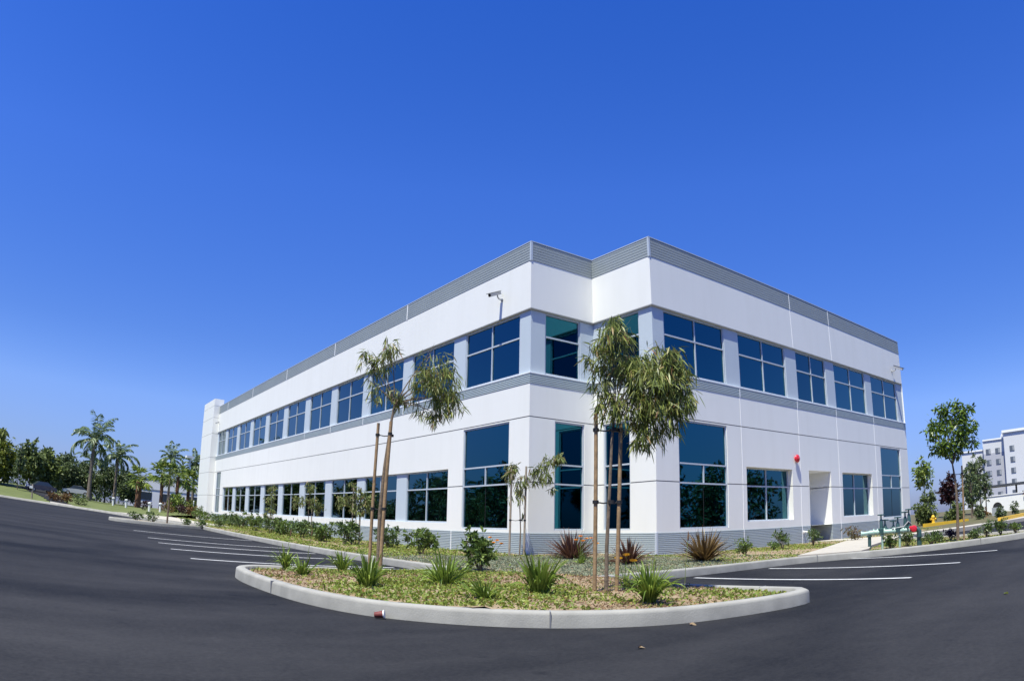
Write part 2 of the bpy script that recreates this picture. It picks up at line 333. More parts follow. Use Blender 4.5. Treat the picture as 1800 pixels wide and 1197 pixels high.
# planter outline: the outer face of the kerb, building side to the left
KERB = [(-5.55, 18.0), (-5.55, 8.0), (-5.55, 0.0), (-5.52, -4.2), (-5.62, -4.95), (-6.1, -5.33), (-7.0, -5.40), (-8.9, -5.40), (-9.45, -5.53), (-9.80, -5.93), (-9.93, -6.6), (-9.92, -7.9), (-9.79, -8.98),
        (-9.52, -9.80), (-9.20, -10.29), (-8.71, -10.85), (-8.2, -11.3), (-7.4, -11.78), (-6.4, -12.02), (-5.7, -12.1), (-5.3, -12.05), (-5.08, -11.85), (-5.03, -11.5), (-5.06, -9.6), (-5.03, -8.6), (-4.85, -8.15),
        (-4.4, -7.95), (-2.5, -7.85), (0.6, -7.9), (1.5, -8.1), (2.3, -8.55), (3.3, -9.35), (4.5, -10.25), (5.6, -11.1), (6.5, -11.75), (7.4, -12.15), (8.2, -12.1), (8.7, -11.6), (9.1, -10.6), (9.9, -8.6), (10.6, -7.2), (11.4, -6.4)]
kp = smooth_path(KERB)
KPROF = [(0.0, -0.05), (0.012, 0.115), (0.02, 0.138), (0.04, 0.15), (0.135, 0.15), (0.15, 0.14), (0.152, 0.02)]
link('kerb', sweep(kp, KPROF, 'kerb', True), M['concrete'], kind='structure')
planter_poly = np.concatenate([kp + 0, [(14, -4.6), (22.5, -4.2), (22.5, -2.0), (2.6, -2.0), (2.6, 0.5), (0.5, 0.5), (0.5, 43), (-3.0, 43), (-4.2, 24)]])
ins = np.array(KERB)
def soil_h(X, Y):
    d = np.hypot(X + 7.3, Y + 8.5)
    isl = np.clip(1 - d / 3.4, 0, 1) ** 1.0
    return 0.085 + 0.13 * np.minimum(isl * 1.8, 1) * np.clip((-4.9 - X) * 2, 0, 1) + 0.022 * vnoise(X, Y, 2.0, 3) + 0.012 * vnoise(X, Y, 9.0, 5) + 0.05 * np.clip((Y + 8) / 4, 0, 1) * (X > -5.6)
# offset the outline a little inwards so that soil ends under the kerb
def inset(P, d):
    T = np.gradient(P, axis=0); T /= np.linalg.norm(T, axis=1)[:, None]; return P + np.stack([-T[:, 1], T[:, 0]], 1) * d
soil_poly = np.concatenate([inset(kp, 0.11), [(14, -4.6), (22.5, -4.2), (22.5, -2.0), (2.6, -2.0), (2.6, 0.5), (0.5, 0.5), (0.5, 43), (-3.0, 43), (-4.2, 24)]])
link('planting_bed', grid_in_poly(soil_poly, 0.13, soil_h, 'planting_bed'), M['soil'], kind='structure')

# joints in the kerb: dark cut lines
mb = MB()
for i in (118, 152, 172, 193, 214, 238, 262, 300, 330):
    if i + 1 < len(kp):
        p = kp[i]; t = kp[i+1] - kp[i]; t /= np.linalg.norm(t); nrm = np.array([-t[1], t[0]])
        c = p + nrm * 0.07; mb.obox(c, t, 0.006, 0.0745, -0.01, 0.1525)
mb.build('kerb_joints', M['groove'], kind='structure')

# painted stall lines: each painted line is one marking of the setting
mb = MB()
def line(x0, y0, x1, y1, wd=0.1, z=0.004):
    d = np.array([x1-x0, y1-y0], float); d /= np.linalg.norm(d); n = np.array([-d[1], d[0]]) * wd / 2
    mb.quad((x0-n[0], y0-n[1], z), (x1-n[0], y1-n[1], z), (x1+n[0], y1+n[1], z), (x0+n[0], y0+n[1], z))
for y in (-3.0, -0.5, 1.65, 3.86, 8.1): line(-9.95, y, -5.75, y)
for x in (-2.55, -0.13, 2.55): line(x, -12.2, x, -8.15)
mb.build('road_marking', M['paint_line'], kind='structure')

# concrete walk by the door and along the drive
walk = [(1.75, -7.72), (3.0, -8.75), (3.75, -8.6), (5.8, -7.75), (9.0, -6.85), (11.6, -6.35), (14, -6.1), (27, -8.4), (60, -10), (60, -8.6), (27, -7.0), (14.2, -5.0), (13.2, -4.5), (13.1, -2.7), (11.5, -2.7), (11.3, -4.3), (9.0, -5.1), (6.2, -6.15), (3.6, -7.1)]
link('walkway', flat_poly(walk, 0.165, 'walkway'), M['walk'], kind='structure')
mb = MB()
for i in range(len(walk)):
    a, b = walk[i], walk[(i+1) % len(walk)]
    mb.quad((*a, -0.02), (*b, -0.02), (*b, 0.165), (*a, 0.165))
mb.build('walkway_edge', M['walk'], kind='structure')
# kerb of the far finger of planting at the end of the stalls
FING = [(-5.6, 17.9), (-7.5, 16.9), (-9.6, 16.8), (-10.1, 17.2), (-10.2, 18.0), (-9.7, 18.6), (-7.6, 19.2), (-5.4, 20.2)]
fp = smooth_path(FING)
link('kerb', sweep(fp, KPROF, 'kerb', True, -1), M['concrete'], kind='structure')
link('planting_strip', grid_in_poly(inset(fp, -0.1), 0.15, lambda X, Y: 0.1 + 0.03 * vnoise(X, Y, 2, 9), 'planting_strip'), M['soil'], kind='structure')
# sidewalk and lawn to the left of the building
LK = [(-60, 44.5), (-30, 43.0), (-17, 41.2), (-12.7, 39.2), (-10.3, 36.2), (-8.5, 31.5), (-7.3, 26.8), (-6.3, 23.9), (-5.4, 21.6), (-5.0, 20.4)]
lk = smooth_path(LK, .5)
link('kerb', sweep(lk, [(0, -.05), (0.01, .14), (.03, .15), (.17, .15), (.18, .05)], 'kerb', True, 1), M['concrete'], kind='structure')
side = np.concatenate([inset(lk[lk[:, 0] > -9.2], .1), [(-3.2, 21), (-3.2, 30), (-4.0, 41)]])
link('sidewalk', flat_poly(side, 0.165, 'sidewalk'), M['walk'], kind='structure')
def lawn_h(X, Y):
    d = np.clip(Y - (41.5 - 0.9 * np.clip(X + 12, 0, 20)), 0, 80)
    rise = np.clip((-X - 8) / 10, 0, 1)
    return 0.12 + np.minimum(d, 22) * (0.018 + 0.033 * rise) + 0.05 * vnoise(X, Y, .25, 4)
lp = np.concatenate([inset(lk, .75), [(-4.0, 41), (-0.4, 47), (12, 47.5), (12, 88), (-60, 100)]])
link('lawn', grid_in_poly(lp, 0.6, lawn_h, 'lawn'), M['lawn'], kind='structure')
link('lawn', sweep(lk, [(.16, .10), (.17, .147), (1.0, .155), (1.6, .12)], 'lawn', False, 1), M['lawn'], kind='structure')
drive = [(-13.5, 39.95), (-11.6, 38.5), (-11.9, 41.0), (-13.6, 42.6)]
link('driveway', grid_in_poly(drive, 0.12, lambda X, Y: lawn_h(X, Y) + .05, 'driveway'), M['walk'], kind='structure')
link('driveway', grid_in_poly([(-13.6, 42.6), (-11.9, 41.0), (-12.6, 48), (-13.4, 62), (-17.6, 62), (-14.4, 48)], 0.3, lambda X, Y: lawn_h(X, Y) + .04, 'driveway'), M['asphalt'], kind='structure')
# rising ground on the right
def rh(X, Y): return 0.12 + np.clip(X - 24, 0, 60) * 0.012 + 0.05 * vnoise(X, Y, .3, 8)
link('verge', grid_in_poly([(15, -4.3), (27, -6.6), (60, -8.2), (90, -8.5), (90, 60), (23.5, 60), (23.5, -3)], 0.8, rh, 'verge'), M['verge'], kind='structure')

# ------------------------------------------------------------------ the office building
S1, S2, LY, RX = 2.5738, 2.6162, 46.5, 21.94
Z_WS, Z_J2, Z_J1, Z_BB, Z_BT, Z_WB, Z_PB, Z_TOP = 0.775, 2.26, 4.19, 5.18, 5.515, 7.49, 9.08, 9.74
OV = 0.068
bld = empty('office_building', (0, 0, 0), label='long white two-storey office building with grey ribbed bands and blue windows', cat='office building')
PATH = [(0, LY), (0, 0), (S1, 0), (S1, -S2), (RX, -S2), (RX, LY)]       # inside lies to the left of the path
FAC = {'L': ((0, 0), (0, 1), (-1, 0)), 'N1': ((0, 0), (1, 0), (0, -1)), 'N2': ((S1, 0), (0, -1), (-1, 0)), 'R': ((S1, -S2), (1, 0), (0, -1))}
def FP(f, u, z, d):
    o, ux, n = FAC[f]; return (o[0] + ux[0]*u - n[0]*d, o[1] + ux[1]*u - n[1]*d, z)
def facade(mb, f, U0, U1, Z0, Z1, ops, d0=0.0):
    """front face at depth d0 with openings (u0,u1,z0,z1,depth) and their reveals"""
    us = sorted({U0, U1, *[o[0] for o in ops], *[o[1] for o in ops]}); zs = sorted({Z0, Z1, *[o[2] for o in ops], *[o[3] for o in ops]})
    us = [u for u in us if U0 <= u <= U1]; zs = [z for z in zs if Z0 <= z <= Z1]
    for i in range(len(us)-1):
        for j in range(len(zs)-1):
            cu, cz = (us[i]+us[i+1])/2, (zs[j]+zs[j+1])/2
            if any(o[0] < cu < o[1] and o[2] < cz < o[3] for o in ops): continue
            mb.quad(FP(f, us[i], zs[j], d0), FP(f, us[i+1], zs[j], d0), FP(f, us[i+1], zs[j+1], d0), FP(f, us[i], zs[j+1], d0))
    for (a, b, c, e, d) in ops:
        for (p, q) in (((a, c), (b, c)), ((b, c), (b, e)), ((b, e), (a, e)), ((a, e), (a, c))):
            if p[1] == q[1] and abs(abs(p[1] - Z_J2) - .014) < 1e-6: continue
            mb.quad(FP(f, p[0], p[1], d0), FP(f, q[0], q[1], d0), FP(f, q[0], q[1], d), FP(f, p[0], p[1], d))
def fbox(mb, f, u0, u1, z0, z1, d0, d1):
    P = [FP(f, u, z, d) for d in (d0, d1) for u, z in ((u0, z0), (u1, z0), (u1, z1), (u0, z1))]
    mb.add(P, [(0,1,2,3), (4,7,6,5), (0,4,5,1), (1,5,6,2), (2,6,7,3), (3,7,4,0)])
def window(f, u0, u1, z0, z1, d, vbars, hbars, fw=0.047, butt=()):
    """frame (part) standing in its opening and the glass pane (sub-part); vbars: (u, z0, z1); hbars: z"""
    mb = MB(); g = 0.003
    fbox(mb, f, u0+g, u1-g, z1-fw, z1-g, d-0.035, d+0.03); fbox(mb, f, u0+g, u1-g, z0+g, z0+fw, d-0.035, d+0.03)
    fbox(mb, f, u0+g, u0+fw, z0+fw, z1-fw, d-0.035, d+0.03); fbox(mb, f, u1-fw, u1-g, z0+fw, z1-fw, d-0.035, d+0.03)
    for z in hbars: fbox(mb, f, u0+fw, u1-fw, z-fw/2, z+fw/2, d-0.03, d+0.03)
    for u, a, b in vbars: fbox(mb, f, u-fw*.42, u+fw*.42, a+fw/2, b-fw/2, d-0.027, d+0.03)
    fr = mb.build('window', M['frame'], bld)
    gm = MB(); gm.quad(FP(f, u0+.02, z0+.02, d+.012), FP(f, u1-.02, z0+.02, d+.012), FP(f, u1-.02, z1-.02, d+.012), FP(f, u0+.02, z1-.02, d+.012))
    for u, a, b in butt:
        fbox(mb := MB(), f, u-.008, u+.008, a, b, d+.004, d+.011); mb.build('glazing_joint', M['black'], fr)
    gm.build('glass_pane', M['glass'], fr)
    return fr
def up_win(f, u0, u1):
    m = (u0+u1)/2; window(f, u0, u1, Z_BT+.03, 7.36 if False else Z_WB-.004, 0.125, [(m, Z_BT, 6.72), (m, 6.72, Z_WB)], [6.72])
def low_win(f, u0, u1, z0, z1, d):
    m = (u0+u1)/2; window(f, u0, u1, z0, z1, d, [(m, z0, 2.23), (m, 2.23, z1)], [2.23])
def tall_win(f, u0, u1, split=True):
    m = (u0+u1)/2
    window(f, u0, u1, 0.86, 4.14, 0.06, [(m, 2.24, 2.83)] if split else [], [2.24, 2.83], butt=[(m, .92, 2.2)] if split else ())

UPL = [(0.62 + 3.89*k, 3.74 + 3.89*k) for k in range(11)]; UPL[10] = (39.5, 42.1)
UPR = [(u - S1, v - S1) for u, v in ((3.15, 6.25), (7.06, 10.18), (10.98, 13.43), (14.2, 17.35), (18.03, 21.2))]
TALL = {'L': [(1.0, 3.6), (39.95, 41.55)], 'N1': [(0.97, 2.17)], 'N2': [(0.44, 1.58)], 'R': [(3.6-S1, 6.06-S1), (18.42-S1, 20.9-S1)]}
LOWR = [(7.12-S1, 10.13-S1), (14.25-S1, 17.28-S1)]
DOOR = (11.38-S1, 13.2-S1)
LOWL = [(4.6 + 3.89*k, 7.68 + 3.89*k) for k in range(9)]
U1S = {'L': LY, 'N1': S1, 'N2': S2, 'R': RX - S1}
# lower white wall with its openings, grooves stay real
wall = MB(); groove = MB()
for f in FAC:
    ops = [(a, b, .86, 4.14, .09) for a, b in TALL[f]]
    if f == 'R': ops += [(a, b, 1.03, 2.86, .27) for a, b in LOWR] + [(DOOR[0], DOOR[1], Z_WS, 2.87, 1.12)]
    if f == 'L': ops += [(4.52, 38.98, 1.03, 2.88, .062)]
    # split round the two horizontal joints
    solid = sorted([(o[0], o[1]) for o in ops])
    facade(wall, f, 0, U1S[f], Z_WS, Z_J2 - .014, [(a, b, max(c, Z_WS), min(e, Z_J2-.014), d) for a, b, c, e, d in ops])
    facade(wall, f, 0, U1S[f], Z_J2 + .014, Z_J1 - .014, [(a, b, max(c, Z_J2+.014), e, d) for a, b, c, e, d in ops])
    facade(wall, f, 0, U1S[f], Z_J1 + .014, Z_BB, [])
    # grooves, interrupted by the openings (joint 2) or running through (joint 1)
    cuts = [0.0] + [x for s in solid for x in s] + [U1S[f]]
    for a, b in zip(cuts[0::2], cuts[1::2]):
        if b - a > .01:
            q = groove; z0, z1 = Z_J2 - .014, Z_J2 + .014
            q.quad(FP(f, a, z0, .018), FP(f, b, z0, .018), FP(f, b, z1, .018), FP(f, a, z1, .018))
            q.quad(FP(f, a, z0, 0), FP(f, b, z0, 0), FP(f, b, z0, .018), FP(f, a, z0, .018)); q.quad(FP(f, a, z1, 0), FP(f, b, z1, 0), FP(f, b, z1, .018), FP(f, a, z1, .018))
    z0, z1 = Z_J1 - .014, Z_J1 + .014; b = U1S[f]
    groove.quad(FP(f, 0, z0, .018), FP(f, b, z0, .018), FP(f, b, z1, .018), FP(f, 0, z1, .018))
    groove.quad(FP(f, 0, z0, 0), FP(f, b, z0, 0), FP(f, b, z0, .018), FP(f, 0, z0, .018)); groove.quad(FP(f, 0, z1, 0), FP(f, b, z1, 0), FP(f, b, z1, .018), FP(f, 0, z1, .018))
wall.quad((RX, -S2, 0), (RX, LY, 0), (RX, LY, Z_TOP), (RX, -S2, Z_TOP)); wall.quad((0, LY, 0), (RX, LY, 0), (RX, LY, Z_TOP-.02), (0, LY, Z_TOP-.02))
wall.build('lower_wall', M['white'], bld); groove.build('wall_joint', M['groove'], bld)
# recessed piers between the ground floor windows of the long side
mb = MB(); facade(mb, 'L', 4.52, 38.98, 1.03, 2.88, [(a, b, 1.035, 2.875, .15) for a, b in LOWL], .062); mb.build('lower_pier', M['pier'], bld)
# upper window zone, set back under the white band
mb = MB(); top = Z_WB + .02; e = .04
facade(mb, 'L', OV, LY, Z_BT - e, top, [(a, b, Z_BT+.03, Z_WB-.003, .16) for a, b in UPL], OV)
facade(mb, 'N1', OV, S1+OV, Z_BT - e, top, [(.62, 2.07, Z_BT+.03, Z_WB-.003, .16)], OV)
facade(mb, 'N2', -OV, S2-OV, Z_BT - e, top, [(.52, 2.0, Z_BT+.03, Z_WB-.003, .16)], OV)
facade(mb, 'R', OV, RX-S1-.001, Z_BT - e, top, [(a, b, Z_BT+.03, Z_WB-.003, .16) for a, b in UPR], OV)
mb.build('upper_pier', M['pier'], bld)
# white upper band with its lip
link('upper_wall', sweep(PATH, [(0, Z_WB+.045), (0, Z_PB)], 'upper_wall'), M['white'], bld)
link('band_lip', sweep(PATH, [(OV+.05, Z_WB), (0.02, Z_WB), (-0.003, Z_WB+.02), (-0.003, Z_WB+.047), (0.01, Z_WB+.047)], 'band_lip'), M['lip'], bld)
def ribs(z0, z1, pitch, depth, out, gr=.28):
    n = max(1, round((z1-z0)/pitch)); p = (z1-z0)/n; pr = []
    for i in range(n):
        z = z0 + i*p; pr += [(-out+depth, z), (-out+depth, z+p*gr), (-out, z+p*(gr+.12)), (-out, z+p*.90)]
    return pr + [(-out+depth, z1)]
link('parapet', sweep(PATH, [(0.03, Z_PB)] + ribs(Z_PB, Z_TOP-.03, .094, .010, .012, .08) + [(.2, Z_TOP-.03), (.2, Z_PB)], 'parapet'), M['parapet'], bld)
link('coping', sweep(PATH, [(-.022, Z_TOP-.03), (-.022, Z_TOP), (.22, Z_TOP), (.22, Z_TOP-.03)], 'coping'), M['frame'], bld)
link('ribbed_belt', sweep(PATH, [(0.05, Z_BB)] + ribs(Z_BB, Z_BT-.02, .056, .02, .012, .26) + [(.05, Z_BT-.02)], 'ribbed_belt'), M['corrugated'], bld)
link('window_ledge', sweep(PATH, [(-.02, Z_BT-.025), (-.02, Z_BT), (.2, Z_BT+.004)], 'window_ledge'), M['white_trim'], bld)
# ribbed plinth with a gap at the door recess
PL1 = [(0, LY), (0, 0), (S1, 0), (S1, -S2), (S1+DOOR[0], -S2), (S1+DOOR[0], -S2+1.1)]
PL2 = [(S1+DOOR[1], -S2+1.1), (S1+DOOR[1], -S2), (RX, -S2), (RX, LY)]
for P in (PL1, PL2):
    link('plinth', sweep(P, [(-.0, -.05)] + ribs(-.05, Z_WS, .055, .022, .012) + [(.03, Z_WS+.004)], 'plinth'), M['corrugated'], bld)
mb = MB(); mb.box((S1+DOOR[0]+.01, -S2+1.10, 0), (S1+DOOR[1]-.01, -S2+1.16, 2.87)); mb.build('back_wall', M['white'], bld)
d0 = S1+DOOR[0]+.4; mb = MB(); mb.box((d0, -S2+1.05, .12), (d0+1.0, -S2+1.098, 2.25)); dr = mb.build('door', M['pier'], bld)
mb = MB(); mb.tube([(d0+.9, -S2+1.05, 1.15), (d0+.9, -S2+.98, 1.15), (d0+.78, -S2+.98, 1.15)], .012); mb.build('handle', M['grey_metal'], dr)
mb = MB(); mb.box((.2, 0.2, Z_PB-.2), (RX-.1, LY-.1, Z_PB-.1)); mb.box((S1+.2, -S2+.2, Z_PB-.2), (RX-.1, 0.19, Z_PB-.11)); mb.build('roof', M['roof'], bld)
# vertical joints: whiter raised strips, the sunlit groove edge put into colour and shape
W_ = .018
def seam(boxes):
    m = MB()
    for f, u, w_, z0, z1, d0 in boxes: fbox(m, f, u-w_, u+w_, z0, z1, d0, .003)
    m.build('panel_seam', M['white_trim'], bld)
for u in (6.9-S1, 10.74-S1, 13.99-S1, 17.84-S1):
    seam([('R', u, W_, Z_WS+.005, Z_J2-.014, -.008)]); seam([('R', u, W_, Z_J2+.014, Z_J1-.014, -.008)]); seam([('R', u, W_, Z_J1+.014, Z_BB-.002, -.008)])
    seam([('R', u, W_, Z_BB, Z_BT-.026, -.016)]); seam([('R', u, W_, 0, Z_WS, -.016)])
for u in (10.76-S1, 14.0-S1): seam([('R', u, W_, Z_WB+.05, Z_PB-.002, -.008)]); seam([('R', u, W_, Z_PB, Z_TOP-.031, -.018)])
for u in (8.2, 16.0, 23.8, 31.6, 39.3): seam([('L', u, .03, Z_PB, Z_TOP-.031, -.018)])
for u in (4.2, 8.1, 11.95, 15.85, 19.7): seam([('L', u, W_, 0, Z_WS, -.016)]); seam([('L', u, W_, Z_BB, Z_BT-.026, -.016)])
mb = MB()                                                        # corner trims on the ribbed bands
for x, y in ((0, 0), (S1, -S2)):
    for z0, z1 in ((Z_PB, Z_TOP-.031), (0, Z_WS-.002)): mb = MB(); mb.box((x-.02, y-.02, z0), (x+.05, y+.05, z1)); mb.build('corner_trim', M['frame'], bld)
for a, b in UPL: up_win('L', a, b)
up_win_n = lambda f, a, b: window(f, a, b, Z_BT+.03, Z_WB-.004, .125, [], [6.74])
up_win_n('N1', .62, 2.07); up_win_n('N2', .52, 2.0)
for a, b in UPR: up_win('R', a, b)
for f in TALL:
    for a, b in TALL[f]: tall_win(f, a, b, f in 'LR')
for a, b in LOWL: low_win('L', a, b, 1.035, 2.875, .11)
lw = [low_win('R', a, b, 1.03, 2.86, .23) or None for a, b in LOWR]
# pylon at the far end of the long side: projecting wall, higher than the parapet
PX, PY0, PY1, PH = -.5, 42.5, 47.0, 10.35
mb = MB(); zs = [0, 2.24, 4.15, 5.4, 7.4, 8.75, 9.75, PH]
for a, b in zip(zs, zs[1:]): mb.box((PX, PY0, a + .012), (.32, PY1, b - .012))
py = mb.build('pylon', M['white'], bld)
mb = MB(); mb.box((PX+.02, PY0+.02, -.02), (.30, PY1-.02, PH-.03)); mb.build('pylon_core', M['groove'], py)

# ------------------------------------------------------------------ small things on the building
def security_camera(loc, rz, label):
    r = empty('security_camera', loc, rz, label=label, cat='security camera', group='security cameras on the office building')
    m = MB(); m.lathe((0, 0, 0), (0, -1, 0), [(0, .055), (.02, .055), (.03, .03)], 12); m.tube([(0, -.02, 0), (0, -.16, 0.0), (0, -.22, .05), (0, -.24, .12)], .022, 8); m.build('bracket', M['grey_metal'], r)
    def tilted(o): o.location = (0, -.24, .13); o.rotation_euler = (R(24), 0, 0)
    m = MB(); m.obox((0, -.12), (0, -1), .26, .055, -.02, .08); tilted(m.build('housing', M['grey_metal'], r))
    m = MB(); m.obox((0, -.14), (0, -1), .31, .068, .085, .10); tilted(m.build('sun_shield', M['dark_metal'], r))
    m = MB(); m.lathe((0, -.375, .03), (0, -1, 0), [(0, .045), (.02, .045), (.021, .03)], 12); tilted(m.build('lens', M['black'], r))
    return r
# turned so that the housing looks along the long wall and outwards
c = security_camera((0.0, 1.52, 8.16), R(-90+25), 'grey camera with sun shield on the white band above the long row of upper windows'); c.rotation_euler = (R(0), R(0), R(-78))
security_camera((20.7, -S2, 8.02), R(8), 'small pale camera near the right end of the white upper band')
c2 = security_camera((0.0, 41.9, 8.2), R(-90), 'tiny dark camera beside the tall white pylon at the far end'); c2.scale = (.6,)*3
b = empty('alarm_bell', (10.4, -S2, 3.27), 0, label='round red fire alarm bell on the white wall above the lower window beside the recess', cat='alarm bell')
m = MB(); m.lathe((0, 0, 0), (0, -1, 0), [(0, .09), (.06, .09), (.065, .05)], 16); m.build('back_box', M['red'], b)
m = MB(); m.lathe((0, -.065, 0), (0, -1, 0), [(0, .145), (.015, .15), (.05, .135), (.075, .09), (.085, .04), (.1, .035), (.105, .0)], 24); m.build('gong', M['red'], b)
d = empty('drain_spout', (10.83, -S2-.012, .55), 0, label='short white pipe stub poking out of the ribbed plinth left of the recess', cat='drain spout')
m = MB(); m.tube([(0, .02, 0), (0, -.12, 0), (-.08, -.25, -.02)], .035, 10); m.build('pipe', M['white_pl'], d); m = MB(); m.lathe((0, 0, 0), (0, -1, 0), [(0, .07), (.012, .07)], 14); m.build('flange', M['white_pl'], d)

# ------------------------------------------------------------------ plants
rng = np.random.RandomState(11)
def unit(v): return v / np.maximum(np.linalg.norm(v, axis=-1, keepdims=True), 1e-9)
def leaf_arrays(P, D, L, W, droop=0.2, seg=2, shape='lance', r=None):
    """leaf blades as strips: start points P, directions D, lengths L, widths W"""
    r = r or rng; n = len(P); D = unit(D); L = np.broadcast_to(L, (n,)); W = np.broadcast_to(W, (n,)); droop = np.broadcast_to(droop, (n,))
    side = unit(np.cross(D, unit(r.normal(size=(n, 3)))))
    if shape == 'strap': side = unit(np.cross(D, np.array([0, 0, 1.0])) + .25 * r.normal(size=(n, 3)))
    t = np.linspace(0, 1, seg + 1); V = np.empty((n, seg + 1, 2, 3))
    for i, s in enumerate(t):
        c = P + D * (L * s)[:, None]; c[:, 2] -= droop * L * s * s
        if shape == 'strap': wd = (0.75 + .5 * s) * (1 - s**3 * .97)
        else: wd = max(.06, math.sin(math.pi * min(1, .08 + .92 * s)) ) if 0 < i < seg else (.15 if i == 0 else .03)
        V[:, i, 0] = c - side * (W * wd / 2)[:, None]; V[:, i, 1] = c + side * (W * wd / 2)[:, None]
    k = 2 * (seg + 1); base = np.arange(n)[:, None] * k + (np.arange(seg) * 2)[None, :]
    F = np.stack([base, base + 2, base + 3, base + 1], -1).reshape(-1, 4)
    return V.reshape(-1, 3), F
def join(parts):
    Vs, Fs, n = [], [], 0
    for V, F in parts: Vs.append(V); Fs.append(F + n); n += len(V)
    return np.concatenate(Vs), np.concatenate(Fs)
def blobs(clumps, n, r, shell=.55):
    """points in a set of ellipsoids (x,y,z,rx,ry,rz[,weight]); denser towards each one's surface"""
    C = np.array([c[:6] for c in clumps], float); wts = np.array([(c[6] if len(c) > 6 else 1.0) * (c[3]*c[4]*c[5])**.66 for c in clumps]); wts /= wts.sum()
    k = r.choice(len(C), n, p=wts); d = unit(r.normal(size=(n, 3))); rad = r.rand(n) ** (1/3.); rad = shell * rad + (1-shell) * (0.75 + .25 * r.rand(n)) * (r.rand(n) ** .3)
    return C[k, :3] + d * rad[:, None] * C[k, 3:], d, k
def crown_mesh(name, clumps, n, L, W, out=.6, down=.3, droop=.2, seg=2, seed=1, sub=0, shell=.55):
    r = np.random.RandomState(seed)
    if sub:                                                       # twigs: leaves gather round random twig tips inside each clump
        T, td, k = blobs(clumps, sub, r, shell); i = r.randint(0, sub, n); size = np.array([min(c[3:6]) for c in clumps])[k[i]]
        P = T[i] + r.normal(size=(n, 3)) * (size * .2)[:, None]; d = td[i]
    else: P, d, k = blobs(clumps, n, r, shell)
    D = d * out + r.normal(size=(n, 3)) * .6; D[:, 2] -= down * (.5 + r.rand(n))
    V, F = leaf_arrays(P, D, L * (.6 + .7 * r.rand(n)), W * (.7 + .6 * r.rand(n)), droop, seg, r=r); return np_mesh(name, V, F)
VIEW = lambda p: math.atan2(p[1] - CAM[1], p[0] - CAM[0]) - math.pi/2     # turn so that local +x runs across the view, +y away
def limbs(clumps, start, r0, seed=0, every=1):
    """a fork of tapering limbs from a trunk top into the clumps"""
    r = np.random.RandomState(seed); m = MB(); s = Vector(start)
    for c in clumps[::every]:
        e = Vector(c[:3]); mid = s.lerp(e, .5) + Vector((r.normal()*.05, r.normal()*.05, .08)) * max(.3, (e-s).length)
        m.tube([s, s.lerp(mid, .5) + Vector((0, 0, .02)), mid, mid.lerp(e, .6), e], [r0, r0*.8, r0*.55, r0*.35, r0*.15], 6)
        for _ in range(3):
            q = e + Vector((r.normal()*c[3], r.normal()*c[4], r.normal()*c[5])) * .6; m.tube([mid.lerp(e, .5), (mid.lerp(e, .5) + q) / 2 + Vector((0, 0, .03)), q], [r0*.35, r0*.2, r0*.08], 5)
    return m

def staked_tree(loc, trunk, clumps, n, stakes, label, leafL, leafW, lmat, seed, ties, stake_label=None, group='staked young street trees', down=.9, sub=140, trunk_r=.026, wood='stake'):
    rz = VIEW(loc)
    t = empty('staked_tree', loc, rz, label=label, cat='tree', group=group)
    k = len(trunk); m = MB(); m.tube([Vector(p) for p in trunk], [trunk_r * (1 - .5 * i / (k-1)) for i in range(k)], 8); m2 = limbs(clumps, trunk[-1], trunk_r*.36, seed)
    m.add(m2.v, m2.f, True); m.build('trunk', M['bark'], t)
    link('crown', crown_mesh('crown', clumps, n, leafL, leafW, .32, down * 1.15, .25, 3, seed, sub, .7), lmat, t)
    c, s = math.cos(rz), math.sin(rz)
    tops = []
    for (a, b, h, dx, rr) in stakes:
        m = MB(); m.tube([(0, 0, -.15), (dx*.5, 0, h*.5), (dx, 0, h)], [rr, rr*.97, rr*.93], 10)
        st = m.build('tree_stake', M[wood])
        st.location = (loc[0] + c*a - s*b, loc[1] + s*a + c*b, loc[2]); st.rotation_euler = (0, 0, rz)
        tag(st, stake_label[len(tops)], 'stake', 'wooden stakes holding young trees'); tops.append((a, b, h, dx))
    for z in ties:
        m = MB()
        for (a, b, h, dx) in tops:
            f = min(1, z / h); q = (a + dx*f, b, z); tr = Vector(trunk[0]).lerp(Vector(trunk[-1]), min(1, z / trunk[-1][2])); m.tube([q, ((q[0]+tr.x)/2, (q[1]+tr.y)/2, z - .015), (tr.x, tr.y, z)], .009, 5)
            m.lathe((q[0], q[1], z-.02), (0, 0, 1), [(0, .036), (.04, .036)], 10)
        tr = Vector(trunk[0]).lerp(Vector(trunk[-1]), min(1, z / trunk[-1][2])); m.lathe((tr.x, tr.y, z-.02), (0, 0, 1), [(0, .04), (.04, .04)], 10)
        m.build('rubber_tie', M['black'], t)
    return t
